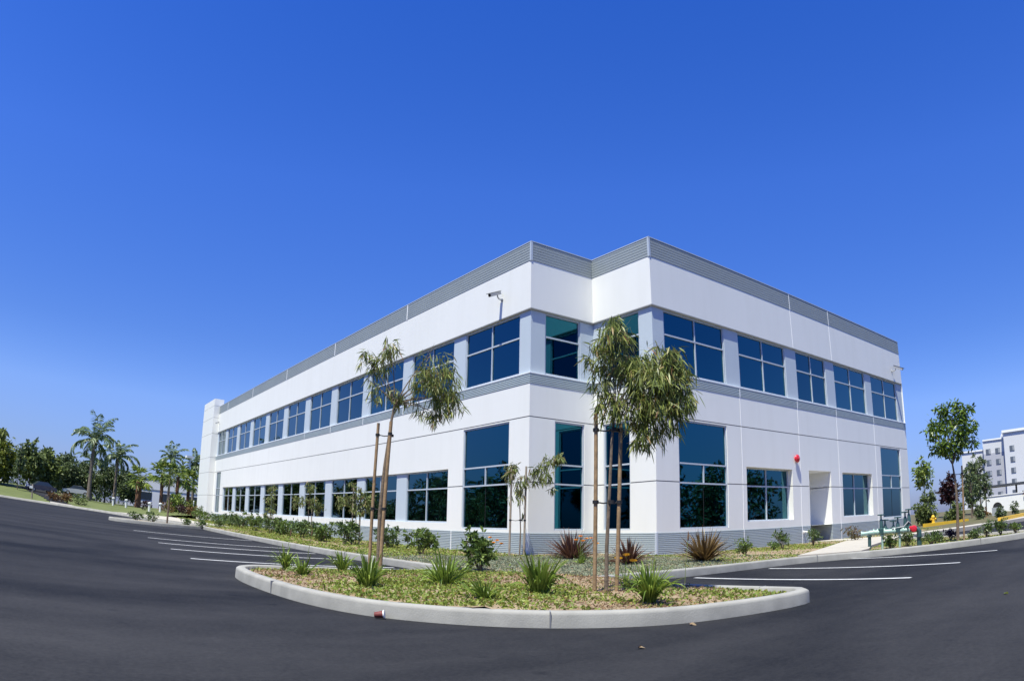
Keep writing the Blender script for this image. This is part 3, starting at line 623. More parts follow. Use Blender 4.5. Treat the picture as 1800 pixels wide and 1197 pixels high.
# two tall gums on the island: local x across the picture, y away from the camera
staked_tree((-7.28, -5.45, .17), [(0, 0, -.1), (.0, 0, .9), (.05, 0, 1.7), (.13, 0, 2.5), (.17, 0, 2.75)],
    [(.02, .0, 3.75, .17, .17, .26, 1.1), (-.12, .05, 3.45, .16, .15, .20), (-.30, .0, 3.15, .17, .15, .22), (-.1, .1, 3.0, .2, .18, .2), (-.38, 0, 3.55, .12, .1, .16, .5), (.2, 0, 2.95, .18, .15, .14, .6),
     (.82, .05, 3.45, .30, .28, .28, 1.2), (.66, -.1, 3.2, .24, .24, .26), (1.08, .0, 3.2, .24, .24, .34, 1.2), (.95, .1, 2.95, .26, .24, .26, 1.2), (.72, 0, 2.75, .22, .2, .18, .9), (.95, 0, 2.62, .18, .16, .18, .8), (1.2, 0, 2.85, .14, .14, .24, .8), (.35, .1, 2.85, .2, .15, .12, .5), (.8, 0, 3.8, .12, .12, .2, .35)],
    2350, [(-.15, .0, 2.42, .06, .027), (.03, -.25, 2.42, .09, .031)], 'tall staked gum with two separate leaf masses, in front of the long left facade',
    .155, .017, L_GUM, 5, (.98, 2.22), ['left pole of the tall gum that stands before the long left facade', 'right pole touching the trunk of the gum before the long left facade'], sub=170, trunk_r=.036)
staked_tree((-6.72, -10.22, .19), [(0, 0, -.1), (.0, 0, .5), (.03, 0, 1.15), (.06, 0, 1.75), (.10, 0, 2.1)],
    [(.05, .0, 3.0, .20, .2, .22), (.2, .05, 3.08, .14, .14, .18, .6), (-.12, 0, 2.85, .18, .16, .18, .7), (.12, .1, 2.7, .26, .25, .22, 1.1), (-.03, 0, 2.45, .18, .18, .22, .7), (.42, .0, 2.55, .28, .26, .25, 1.3), (.65, 0, 2.72, .22, .22, .22, 1.2), (.78, .05, 2.5, .24, .24, .3, 1.3),
     (.55, -.1, 2.3, .30, .28, .28, 1.4), (.85, 0, 2.25, .2, .2, .28, 1.0), (.3, 0, 2.15, .26, .22, .26, 1.1), (.62, 0, 2.02, .26, .22, .26, 1.1), (.45, .05, 1.85, .2, .18, .2, .8), (.05, 0, 2.15, .18, .15, .2, .6), (-.2, 0, 2.6, .1, .1, .16, .3)],
    5600, [(-.135, .0, 2.07, .01, .024), (.115, .05, 1.94, .05, .024)], 'tall staked gum with dense drooping leaves, in front of the notched corner',
    .14, .0155, L_GUM, 8, (1.02, 1.86), ['left pole of the dense gum before the notched building corner', 'right pole of the dense gum before the notched building corner'], sub=230, trunk_r=.025)

def shrub(loc, wd, ht, n, label, lmat, L=.09, W=.035, seed=0, name='shrub', group='shrubs in the planting beds', down=-.25, cat='shrub', up=False):
    r = np.random.RandomState(seed + 100); t = empty(name, loc, VIEW(loc), label=label, cat=cat, group=group)
    cl = []
    for i in range(9):
        a = r.rand() * 6.28; q = r.rand() ** .5 * wd * .33; z = ht * (.3 + .45 * r.rand()); rr = wd * (.16 + .1 * r.rand()); cl.append((q*math.cos(a), q*math.sin(a), z, rr, rr, ht * (.18 + .12 * r.rand())))
    for i in range(4): cl.append((wd * .3 * r.normal() * .7, wd * .2 * r.normal(), ht * (.8 + .12 * r.rand()), wd * .09, wd * .09, ht * .16, .6))
    m = MB()
    for c in cl[::2]: m.tube([(r.normal()*.02, r.normal()*.02, -.05), (c[0]*.5, c[1]*.5, c[2]*.45), c[:3]], [.014, .009, .004], 5)
    m.build('stem', M['bark'], t)
    link('foliage', crown_mesh('foliage', cl, n, L, W, .8, down, .1, 2, seed, 90 if n > 400 else 0, .4), lmat, t); return t
def strappy(loc, nl, L, W, tilt, droop, label, lmat, seed, name, cat, group, flower=None):
    r = np.random.RandomState(seed + 300); t = empty(name, loc, VIEW(loc), label=label, cat=cat, group=group)
    a = r.rand(nl) * 6.28; el = np.radians(90 - tilt[0] - (tilt[1]-tilt[0]) * r.rand(nl)); D = np.stack([np.cos(a)*np.cos(el), np.sin(a)*np.cos(el), np.sin(el)], 1)
    P = np.stack([np.cos(a), np.sin(a), np.zeros(nl)], 1) * (.05 * r.rand(nl))[:, None] * (L / .5); P[:, 2] = -.03
    V, F = leaf_arrays(P, D, L * (.6 + .55 * r.rand(nl)), W * (.75 + .5 * r.rand(nl)), droop * (.5 + r.rand(nl)), 6, 'strap', r); link('leaves', np_mesh('leaves', V, F), lmat, t)
    if flower:
        fm, spots = flower; m = MB()
        for (x, y, z) in spots: m.tube([(0, 0, 0), (x*.4, y*.4, z*.55), (x, y, z)], .005, 5)
        m.build('flower_stalk', L_LILY, t)
        for (x, y, z) in spots:
            aa = np.arange(6) * 1.047 + r.rand(); Dp = np.stack([np.cos(aa), np.sin(aa), .9 + .5*r.rand(6)], 1); V, F = leaf_arrays(np.repeat([[x, y, z]], 6, 0), Dp, .08, .05, .5, 3, 'lance', r); link('flower', np_mesh('flower', V, F), fm, t)
    return t
G_L = 'day lilies on the island'
LIL = [((-9.05, -6.0), 38, .36, 'small strappy lily nearest the left tip of the island kerb'), ((-9.22, -7.2), 30, .30, 'small lily with few leaves on the bare left side of the island'), ((-8.2, -6.15), 42, .36, 'lily clump between the left island tip and the pole of the gum'),
       ((-9.02, -8.85), 60, .45, 'upright lily clump at the foot of the left gum poles'), ((-8.08, -8.95), 85, .5, 'wide spreading lily clump at the left foot of the dark island shrub'), ((-8.37, -10.2), 34, .30, 'short lily close to the middle of the front kerb'),
       ((-7.6, -10.1), 75, .52, 'tall broad-leaved lily clump in the middle of the island'), ((-6.95, -11.1), 95, .46, 'wide arching lily clump at the right end of the island')]
for i, ((x, y), n, L, lab) in enumerate(LIL):
    strappy((x, y, .17), int(n*2.2), L*1.45, .021 if i != 6 else .03, (2, 40 if i not in (3, 6) else 26), .5, lab, L_LILY, i, 'day_lily', 'lily', G_L)
strappy((-3.0, -2.5, .13), 45, .40, .026, (5, 50), .4, 'lily clump with orange flowers beside the dark island shrub', L_LILY, 21, 'day_lily', 'lily', 'flowering lilies by the corner', (M['orange'], [(-.12, 0, .46), (-.02, .05, .54), (.14, 0, .47), (-.2, 0, .38), (.06, -.1, .42), (.24, 0, .40)]))
strappy((-2.0, -4.5, .13), 40, .36, .024, (5, 50), .4, 'lily clump with orange flowers in front of the left bronze flax', L_LILY, 22, 'day_lily', 'lily', 'flowering lilies by the corner', (M['orange'], [(-.1, 0, .52), (.0, .05, .6), (.06, -.1, .5), (.12, 0, .55), (.3, 0, .5), (.36, .05, .44), (.24, -.05, .56)]))
strappy((-6.25, -10.05, .17), 26, .32, .02, (5, 45), .4, 'small yellow-flowered lily at the foot of the right gum pole', L_LILY, 23, 'day_lily', 'lily', 'flowering lilies by the corner', (M['yellow_petal'], [(-.08, 0, .36), (.02, 0, .4), (.1, 0, .33)]))
for (x, y, h, lab, sd) in ((-9.0, -5.8, .5, 'thin dry grass stalk rising by the left tip of the island', 1), (-8.62, -5.7, .52, 'taller pale grass stalk above the small lilies on the left', 2), (-6.15, -10.9, .62, 'long bare flower stalk leaning above the lily at the right end', 3)):
    r = np.random.RandomState(sd); t = empty('grass_stalk', (x, y, .15), 0, label=lab, cat='grass stalk', group='grass stalks on the island'); m = MB(); m.tube([(0, 0, -.02), (.02, 0, h*.5), (.06, 0, h)], .004, 4); m.build('stem', L_OLIVE, t)
    m = MB(); m.lathe((.06, 0, h-.03), (.1, 0, 1), [(0, .003), (.02, .009), (.05, .011), (.09, .008), (.12, .002)], 7); m.build('seed_head', L_LITTER, t)
shrub((-5.95, -6.5, .13), .62, .78, 1100, 'dark leafy shrub standing in the middle between island and building corner', L_SHRUB, .085, .04, 3)
shrub((-3.3, .3, .14), 1.15, .66, 1300, 'broad bright green shrub by the plinth left of the first tall window', L_SHRUB, .10, .04, 4)
shrub((-2.3, 4.3, .14), .95, .72, 900, 'rounded shrub right behind the two poles of the left gum', L_SHRUBD, .10, .04, 5)
HED = [(-3.0, 6.3, .98, .68, 'hedge shrub just left of the bushy small tree, below the third low window'), (-3.1, 8.2, 1.0, .6, 'hedge shrub right of the loose two-headed small tree'), (-3.0, 10.6, 1.1, .62, 'hedge shrub at the left foot of the loose two-headed small tree'), (-2.9, 12.9, 1.1, .6, 'hedge shrub midway between the two farthest small trees'), (-2.9, 15.5, 1.15, .64, 'hedge shrub at the foot of the slim tree with the upright crown'), (-2.75, 18.3, 1.1, .7, 'hedge shrub half hidden left of the slim upright tree'), (-2.7, 21.5, 1.2, .75, 'hedge shrub second to the left of the slim upright tree'), (-2.5, 25.0, 1.2, .6, 'hedge shrub below the farthest ground floor windows, third from the slim upright tree'), (-2.4, 29.5, 1.4, .6, 'hedge shrub just right of the foot of the white pylon'), (-2.4, 34.5, 1.6, .6, 'farthest hedge shrub, in front of the foot of the white pylon')]
for i, (x, y, wd, h, lab) in enumerate(HED): shrub((x, y, .13), wd * 1.35, h * 1.18, 1050, lab, L_SHRUB if i % 2 else L_SHRUBD, .12, .05, 30 + i, group='hedge shrubs along the long facade')
FX = [((-.75, -2.75), 120, .80, L_FLAX, 'large bronze flax clump left of the corner gum'), ((-1.2, -5.2), 75, .62, L_FLAX, 'smaller dark bronze flax clump behind the poles of the corner gum'), ((.45, -6.0), 130, .80, L_FLAXG, 'olive brown flax clump in front of the right facade')]
for i, ((x, y), n, L, lm, lab) in enumerate(FX): strappy((x, y, .13), int(n*2.3), L*1.15, .036, (3, 72), .22, lab, lm, 40 + i, 'bronze_flax', 'flax plant', 'bronze flax clumps at the corner')
for i, (x, y, wd, h, n, lm, lab) in enumerate([(3.15, -5.25, .46, .36, 300, L_SHRUB, 'small green shrub just right of the olive brown flax'), (5.4, -4.75, .4, .2, 160, L_SHRUB, 'very low plant by the plinth under the lower window left of the recess'), (6.3, -4.5, .5, .45, 320, L_SHRUBD, 'dark shrub below the white drain stub'), (8.2, -4.5, .5, .42, 260, L_SHRUBD, 'leggy shrub standing in front of the wall recess'), (11.0, -4.75, .85, .42, 380, L_REDSH, 'reddish shrub left of the green backflow pipes'),
        (4.3, -8.95, .42, .27, 260, L_SHRUBD, 'round dark shrub under the left end of the green pipes'), (5.6, -8.9, .46, .28, 260, L_SHRUBD, 'round dark shrub under the middle of the green pipes'), (5.15, -9.75, .52, .24, 280, L_SHRUBD, 'spreading shrub just right of the red valve cap'), (6.2, -9.6, .3, .14, 110, L_SHRUBD, 'tiny dark plant left of the purple plant'), (7.3, -9.6, .36, .22, 180, L_PURPLE, 'dark purple plant left of the round-headed tree trunk'), (6.5, -10.55, .38, .2, 200, L_SHRUBD, 'low shrub just right of the round-headed tree trunk'), (7.0, -10.75, .44, .34, 300, L_SHRUBD, 'taller dark shrub second to the right of the round-headed tree'), (7.5, -11.05, .5, .38, 330, L_SHRUBD, 'tallest dark shrub near the right end of the planter'), (7.9, -11.4, .36, .2, 180, L_SHRUB, 'green low plant at the right tip of the planter')]):
    shrub((x, y, .13), wd * 1.15, h * 1.25, int(n * 1.6), lab, lm, .07, .032, 60 + i, group='small shrubs along the right facade')
# slim young trees in the bed along the long facade
def slim_tree(loc, ht, clumps, n, label, lmat, seed, stakes=(), L=.13, W=.035, down=.5, labels=()):
    top = ht * .62
    return staked_tree(loc, [(0, 0, -.1), (.02, 0, top*.4), (-.01, 0, top*.75), (.02, 0, top)], clumps, n, stakes, label, L, W, lmat, seed, [1.0] if stakes else [], labels, 'small trees in the bed of the long facade', down, 60, .02, 'stake_grey')
slim_tree((-2.3, 17.6, .13), 2.5, [(0, 0, 1.2, .28, .25, .35), (0, 0, 1.7, .32, .28, .4), (.05, 0, 2.15, .2, .2, .3), (-.1, 0, .8, .22, .2, .25)], 700, 'slim tree with a narrow upright crown farthest along the bed', L_GUM2, 71)
slim_tree((-1.6, 13.9, .13), 2.5, [(0, 0, 2.2, .22, .2, .35), (.35, 0, 1.35, .35, .3, .25, .7), (-.45, 0, 1.5, .3, .3, .4, .8), (.1, 0, 1.7, .3, .3, .3)], 750, 'loose two-headed small tree second from the far end of the bed', L_GUM2, 72, [(.15, 0, 1.5, 0, .025)], labels=['short thin pole beside the loose two-headed small tree'])
slim_tree((-2.45, 6.6, .13), 2.4, [(-.35, 0, 1.45, .35, .3, .32), (.0, 0, 1.75, .35, .3, .3), (.35, 0, 1.5, .35, .3, .35), (-.1, 0, 2.05, .22, .2, .2), (.1, 0, 1.25, .4, .3, .2, .7)], 1000, 'bushy small tree with pale poles just left of the left gum', L_GUM2, 73, [(-.12, 0, 2.0, 0, .028), (.14, 0, 2.0, 0, .028)], labels=['pale left pole of the bushy small tree by the left gum', 'pale right pole of the bushy small tree by the left gum'])
slim_tree((-.7, -.55, .13), 2.9, [(-.2, 0, 2.3, .22, .2, .3), (.05, 0, 2.05, .2, .2, .3), (-.1, 0, 1.75, .22, .2, .3, .8), (.62, 0, 2.35, .3, .25, .25), (.9, 0, 2.75, .28, .2, .17), (.75, 0, 2.0, .22, .2, .2, .8), (.35, 0, 2.1, .2, .15, .12, .5), (.1, 0, 1.3, .16, .15, .2, .4)], 900, 'sparse small gum leaning right past the left corner of the notch', L_GUM2, 74, [(-.28, 0, 2.45, .03, .03), (.12, 0, 2.5, .03, .03)], L=.18, W=.03, down=.7, labels=['left thin pole at the left corner of the building notch', 'right thin pole at the left corner of the building notch'])

# ground cover that nobody could count
def scatter(name, region, n, L, W, lmat, seed, dens, kind='stuff', up=.8, droop=.3, hz=0.0):
    r = np.random.RandomState(seed); (x0, x1), (y0, y1), poly = region
    X = x0 + (x1-x0) * r.rand(n*6); Y = y0 + (y1-y0) * r.rand(n*6); k = inside(poly, X, Y) & (r.rand(n*6) < dens(X, Y)); X, Y = X[k][:n], Y[k][:n]; m = len(X)
    D = r.normal(size=(m, 3)); D[:, 2] = np.abs(D[:, 2]) * up + .2; P = np.stack([X, Y, soil_h(X, Y) - .01 + hz * r.rand(m)], 1)
    V, F = leaf_arrays(P, D, L * (.5 + r.rand(m)), W * (.6 + .8 * r.rand(m)), droop, 2, r=r); return link(name, np_mesh(name, V, F), lmat, kind=kind)
inner = np.concatenate([inset(kp, .17), [(14, -4.7), (22.3, -4.3), (22.3, -2.7), (2.55, -2.7), (2.55, -.05), (-.05, -.05), (-.05, 43), (-3.0, 42), (-4.2, 24)]])
isl = ((-10, -4.9), (-12.2, -4.8), inner); sg = lambda v: 1 / (1 + np.exp(-v))
near_walk = lambda X, Y: inside(np.array(walk), X, Y)
scatter('ground_cover', isl, 34000, .06, .024, L_COVER, 1, lambda X, Y: sg(7 * vnoise(X, Y, 1.5, 2) + .25))
scatter('ground_litter', isl, 42000, .06, .012, L_LITTER, 2, lambda X, Y: sg(-5 * vnoise(X, Y, 1.5, 2) + .8), up=.25)
scatter('bed_litter', ((-5.6, 10), (-9.5, 22), inner), 22000, .06, .013, L_LITTER, 12, lambda X, Y: sg(5 * vnoise(X, Y, .9, 16)) * ~near_walk(X, Y), up=.25)
corner = lambda X, Y: np.clip(1 - np.hypot((X + 2.6) / 4.6, (Y + 4.2) / 4.2), 0, 1)
scatter('grey_ground_cover', ((-6, 3.5), (-8, 1.0), inner), 75000, .06, .018, L_GREY, 3, lambda X, Y: sg(14 * (corner(X, Y) - .12)) * .95, up=1.0)
scatter('bed_ground_cover', ((-5.6, 0), (-5, 42), inner), 46000, .085, .038, L_COVER, 4, lambda X, Y: sg(5 * vnoise(X, Y, 1.1, 6) + 1.2) * (1 - .9 * (corner(X, Y) > .14)), up=.9)
scatter('bed_ground_cover', ((-2, 22), (-8, -2.6), inner), 14000, .07, .032, L_COVER, 5, lambda X, Y: sg(5 * vnoise(X, Y, 1.1, 7) + .4) * (1 - .9 * (corner(X, Y) > .14)) * ~near_walk(X, Y), up=.9)
scatter('bed_ground_cover', ((2, 10), (-12.2, -7), inner), 9000, .06, .028, L_COVER, 6, lambda X, Y: sg(5 * vnoise(X, Y, 1.4, 8) + .8) * ~near_walk(X, Y), up=.9)

# ------------------------------------------------------------------ backflow valve assembly
B0 = np.array((4.95, -8.75)); ax = VIEW(B0)
v = empty('backflow_valve', (*B0, .12), ax, label='pale green backflow pipes with dark handwheel valves and a red cap', cat='backflow valve')
m = MB(); m.tube([(-.62, 0, .40), (.58, 0, .40)], .062, 14); 
for x in (-.5, -.40, -.22, .05, .28, .44): m.lathe((x-.015, 0, .40), (1, 0, 0), [(0, .095), (.03, .095)], 16)
m.tube([(-.82, 0, .385), (-.60, 0, .40)], .05, 12); m.lathe((-.84, 0, .385), (1, 0, 0), [(0, .07), (.03, .07)], 12); m.build('pipe', M['valve'], v)
m = MB(); m.tube([(-.45, .18, .36), (.5, .18, .36)], .03, 10); m.build('bypass_pipe', M['valve'], v)
m = MB(); m.tube([(.58, 0, .40), (.66, 0, .40), (.70, 0, .36), (.70, 0, .2), (.70, 0, -.1)], .065, 14); m.lathe((.70, 0, .2), (0, 0, 1), [(0, .1), (.03, .1)], 16); m.build('riser', M['valve_dark'], v)
for x in (-.62, -.28, .18): m = MB(); m.tube([(x, .02, -.1), (x, .02, .34)], .045 if x < -.5 else .03, 10); m.lathe((x, .02, .3), (0, 0, 1), [(0, .07), (.03, .07)], 10); m.build('support_leg', M['valve_dark' if x < -.5 else 'valve'], v)
for x, y, h in ((-.30, .02, .84), (-.20, .14, .70), (.02, .1, .66), (.14, .02, .74), (.34, .10, .86), (.44, .02, .92)):
    m = MB(); m.lathe((x, y, .36), (0, 0, 1), [(0, .10), (.12, .10), (.14, .055), (h-.5, .04), (h-.46, .02), (h-.34, .02)], 12)
    g = m.build('valve_body', M['valve_dark'], v)
    m = MB(); a = [(x + .085*math.cos(k*math.pi/6), y + .085*math.sin(k*math.pi/6), h) for k in range(13)]; m.tube(a, .016, 6); m.tube([(x-.085, y, h), (x+.085, y, h)], .012, 5); m.tube([(x, y-.085, h), (x, y+.085, h)], .012, 5); m.build('handwheel', M['valve_dark'], g)
m = MB(); m.tube([(-.02, -.05, .46), (.3, -.06, .5), (.42, -.05, .62), (.5, 0, .55)], .016, 8); m.build('hose', M['grey_metal'], v)
m = MB(); m.lathe((.56, -.06, .42), (0, -1, 0), [(0, .09), (.06, .09), (.10, .07), (.11, .02)], 14); m.lathe((.50, -.04, .44), (-.6, -1, .2), [(0, .05), (.06, .05), (.07, .03)], 12); m.build('fire_cap', M['red'], v)

# ------------------------------------------------------------------ litter on the asphalt
cup = empty('paper_cup', (-9.50, -10.05, .035), 0, label='crushed red and white paper cup lying against the front kerb', cat='cup')
m = MB(); m.lathe((0, 0, 0), (.75, -.55, .12), [(0, .026), (.005, .028), (.05, .032), (.085, .036)], 14); m.build('cup_body', mat('faded_red_card', (.15, .03, .025), .6, noise=.2, nscale=30), cup)
m = MB(); m.lathe(Vector((.75, -.55, .12)).normalized()*.084, (.75, -.55, .12), [(0, .041), (.012, .042), (.014, .034)], 14); m.build('lid', M['white_pl'], cup)
for i, (x, y, lm, lab) in enumerate(((-7.33, -11.98, L_LITTER, 'curled pale dry leaf beside the front kerb'), (-8.54, -12.48, L_LITTER, 'pale leaf alone on the asphalt in front of the island'), (-4.92, -14.22, L_COVER, 'yellowish leaf on the asphalt at the right'))):
    r = np.random.RandomState(i); V, F = leaf_arrays(np.array([[-.03, 0, .012], [-.02, 0.005, .012]]), np.array([[1, .3, .3], [1, -.4, .25]]), .07, .03, .5, 4, r=r)
    o = link('fallen_leaf', np_mesh('fallen_leaf', V, F), lm, label=lab, cat='leaf', group='fallen leaves on the asphalt'); o.location = (x, y, 0.004)

# ------------------------------------------------------------------ round-headed tree in the right planter
loc = (6.05, -10.2, .14)
staked_tree(loc, [(0, 0, -.1), (.02, 0, .8), (.0, 0, 1.5), (-.05, 0, 1.95)],
    [(-.1, 0, 2.75, .5, .45, .5, 1.5), (-.5, 0, 2.95, .3, .3, .35), (.3, 0, 2.95, .4, .35, .4, 1.2), (.05, 0, 3.25, .4, .35, .3), (.22, 0, 3.5, .16, .15, .18, .6), (-.25, .1, 3.35, .22, .2, .2, .8), (.5, 0, 2.6, .3, .3, .3), (-.35, 0, 2.45, .3, .3, .25), (.1, 0, 2.3, .4, .35, .2, .9), (.45, 0, 3.3, .2, .2, .2, .6), (-.6, 0, 3.2, .14, .14, .2, .5)],
    2100, [(.17, .02, 1.9, .03, .024)], 'round-headed bright green tree in the planter at the right', .13, .05, L_CITRUS, 80, [1.7], ['thin dark pole beside the trunk of the round-headed tree'], down=.0, sub=170, trunk_r=.045, group='trees at the right')

# ------------------------------------------------------------------ generic background trees
def far_tree(name, loc, wd, ht, label, lmat, n, seed, trunk_h=.25, L=.45, W=.22, group='trees beyond the lawn', shape='round', cat='tree', down=.1, trunk_r=.12):
    r = np.random.RandomState(seed + 500); t = empty(name, loc, VIEW(loc), label=label, cat=cat, group=group); cl = []
    z0 = ht * trunk_h
    for i in range(24):
        s = r.rand(); a = r.rand() * 6.28
        if shape == 'round': env = math.sin(math.pi * (.12 + .8 * s)) ** .6
        elif shape == 'cone': env = 1.05 - s * .85
        else: env = .55 + .45 * math.sin(math.pi * s)
        q = wd * .34 * env * r.rand() ** .4; rr = wd * (.11 + .09 * r.rand()) * (.5 + .5 * env); cl.append((q*math.cos(a), q*math.sin(a), z0 + (ht - z0) * (.08 + .82 * s), rr, rr, rr * (.8 + .5 * r.rand())))
    cl.append((0, 0, z0 + (ht-z0) * .42, wd * .36, wd * .36, (ht-z0) * .40, 1.0))
    for i in range(5): a = r.rand() * 6.28; cl.append((wd*.4*math.cos(a)*r.rand(), wd*.4*math.sin(a)*r.rand(), ht * (.9 + .07 * r.rand()), wd*.07, wd*.07, ht*.07, .5))
    m = MB(); m.tube([(0, 0, -.4), (0, 0, z0 * .6), (wd*.01, 0, z0 + (ht-z0) * .3)], [trunk_r, trunk_r*.8, trunk_r*.5], 8); m2 = limbs(cl[:8], (wd*.01, 0, z0 + (ht-z0)*.25), trunk_r*.4, seed); m.add(m2.v, m2.f, True); m.build('trunk', M['bark'], t)
    link('crown', crown_mesh('crown', cl, int(n*1.9), L, W, .7, down, .15, 2, seed, int(n/6), .45), lmat, t); return t
far_tree('broad_tree', (-19.6, 58.7, .9), 6.4, 5.5, 'big yellow-green tree at the far left edge', L_YEL, 2600, 1, .16, .42, .24)
far_tree('broad_tree', (-16.6, 64, .9), 3.6, 5.3, 'tall dull green tree next to the big yellow-green one', L_OLIVE, 1500, 2, .2, .45, .2, shape='col')
far_tree('broad_tree', (-14.6, 66, 1.0), 4.4, 4.5, 'olive green tree rising behind the blue car', L_OLIVE, 1800, 3, .12)
far_tree('broad_tree', (-12.4, 69, 1.0), 4.6, 4.7, 'dark bushy tree left of the tallest palm', L_DARK, 2400, 4, .05, .42, .12)
far_tree('broad_tree', (-10.2, 70, 1.0), 3.6, 4.0, 'dark tree directly behind the foot of the tallest palm', L_DARK, 1600, 5, .05, .42, .12)
far_tree('broad_tree', (-7.6, 70, .9), 4.4, 4.2, 'wide dark tree between the two tall palms', L_DARK, 2200, 6, .05, .42, .12)
far_tree('broad_tree', (-5.0, 69, .9), 3.8, 3.7, 'dark tree right behind the second tall palm', L_DARK, 1800, 7, .05, .42, .12)
far_tree('round_bush', (-1.3, 53.3, .4), 2.5, 1.75, 'clipped bright green bush between the fan palm trunks', L_FAN, 1100, 8, .02, .22, .12, 'bushes on the lawn', cat='bush')
far_tree('round_bush', (-0.2, 50.8, .4), 1.6, 1.3, 'yellow-green bush right of the white lamp post', L_YEL, 600, 9, .02, .22, .12, 'bushes on the lawn', cat='bush')
far_tree('slim_tree', (-17.2, 53.8, .6), 1.2, 5.0, 'thin pine-like young tree before the big yellow-green tree', L_DARK, 260, 10, .3, .35, .12, shape='cone', trunk_r=.04)

def feather_palm(loc, ht, nf, L, label, seed, tr=.2, lean=0.0, lmat=None, up=.3, bark='palm_bark', stub=False):
    r = np.random.RandomState(seed + 900); t = empty('feather_palm', loc, VIEW(loc), label=label, cat='palm tree', group='palms on the lawn'); top = Vector((lean, 0, ht))
    m = MB(); m.tube([(0, 0, -.5), (lean*.1, 0, ht*.15), (lean*.35, 0, ht*.5), (lean*.7, 0, ht*.8), top], [tr*1.35, tr*1.05, tr*.9, tr*.8, tr*.62], 10); m.build('trunk', M[bark], t)
    parts = []
    for i in range(nf):
        a = 6.28 * i / nf * 2.4 + r.rand() * .5; e0 = R(-25 + 105 * (i + .5) / nf + r.normal()*6); l = L * (.75 + .4 * r.rand()); k = 26
        s = np.linspace(0, 1, k); curve = e0 - s * s * R(70 + 35 * (1 - e0))
        ds = l / k; hx = np.cumsum(np.cos(curve)) * ds; hz = np.cumsum(np.sin(curve)) * ds
        C = np.stack([hx*math.cos(a), hx*math.sin(a), hz], 1) + np.array(top); Tn = unit(np.gradient(C, axis=0)); sd = np.array([-math.sin(a), math.cos(a), 0.0])
        ll = .34 * l * (np.sin(np.pi * (.12 + .82 * s)) ** .6) * .62
        for q in (-1, 1):
            D = Tn * .75 + q * sd * .75 + np.array([0, 0, -.25]) + r.normal(size=(k, 3)) * .1; parts.append(leaf_arrays(C, D, ll, .13 * np.ones(k), .45, 2, r=r))
        ring = np.stack([C + sd * .018, C - sd * .018], 1).reshape(-1, 3); b = np.arange(k-1)*2; parts.append((ring, np.stack([b, b+2, b+3, b+1], 1)))
    V, F = join(parts); link('crown', np_mesh('crown', V, F), lmat or L_PALM, t); return t
feather_palm((-9.95, 58.9, .75), 6.1, 24, 3.3, 'tallest palm with a bare pale trunk and arching crown', 1, .21, .12)
feather_palm((-9.2, 78.9, 1.0), 4.7, 18, 2.6, 'shorter palm half hidden behind the tallest palm', 2, .3)
feather_palm((-6.9, 63.8, .75), 5.0, 20, 2.6, 'second tall palm with dense drooping crown', 3, .17, .1)
feather_palm((-.1, 68, .8), 5.9, 16, 2.3, 'tall feathery palm rising above the fan palms', 4, .15, 0, None)
feather_palm((1.9, 62.7, .7), 5.1, 18, 2.2, 'palm with a dark crown nearest the white pylon', 5, .16)
def fan_palm(loc, ht, cr, label, seed, tr=.2):
    r = np.random.RandomState(seed + 1300); t = empty('fan_palm', loc, VIEW(loc), label=label, cat='palm tree', group='palms on the lawn')
    m = MB(); m.tube([(0, 0, -.5), (0, 0, ht*.5), (0, 0, ht)], [tr*1.2, tr, tr*1.15], 10); m.build('trunk', M['fan_bark'], t); parts = []
    for i in range(34):
        a = r.rand()*6.28; e = R(-45 + 125 * r.rand()); d = np.array([math.cos(a)*math.cos(e), math.sin(a)*math.cos(e), math.sin(e)]); l = cr * (.45 + .3*r.rand()); c = np.array([0, 0, ht]) + d * l
        sd = unit(np.cross(d, [0, 0, 1.0])); up = np.cross(sd, d); k = 13; th = np.linspace(-1.6, 1.6, k)
        D = np.cos(th)[:, None] * d + np.sin(th)[:, None] * sd + .12 * r.normal(size=(k, 3)); parts.append(leaf_arrays(np.repeat(c[None], k, 0), D, cr * .5 * (.8 + .2 * np.cos(th)), .13, .3, 2, r=r)); parts.append(leaf_arrays(np.array([[0, 0, ht]]), d[None], l, .05, 0, 2, r=r))
    V, F = join(parts); link('crown', np_mesh('crown', V, F), L_FAN, t); return t
fan_palm((-4.7, 58.6, .55), 2.9, 1.7, 'fan palm standing apart left of the other fan palms', 1, .3)
fan_palm((-2.7, 55.2, .5), 3.6, 1.5, 'leftmost fan palm of the cluster of three', 2, .17)
fan_palm((-.9, 56.4, .55), 3.5, 1.6, 'middle fan palm of the cluster of three', 3, .17)
fan_palm((.7, 58.8, .6), 3.2, 1.5, 'right fan palm of the cluster, behind the white lamp', 4, .18)
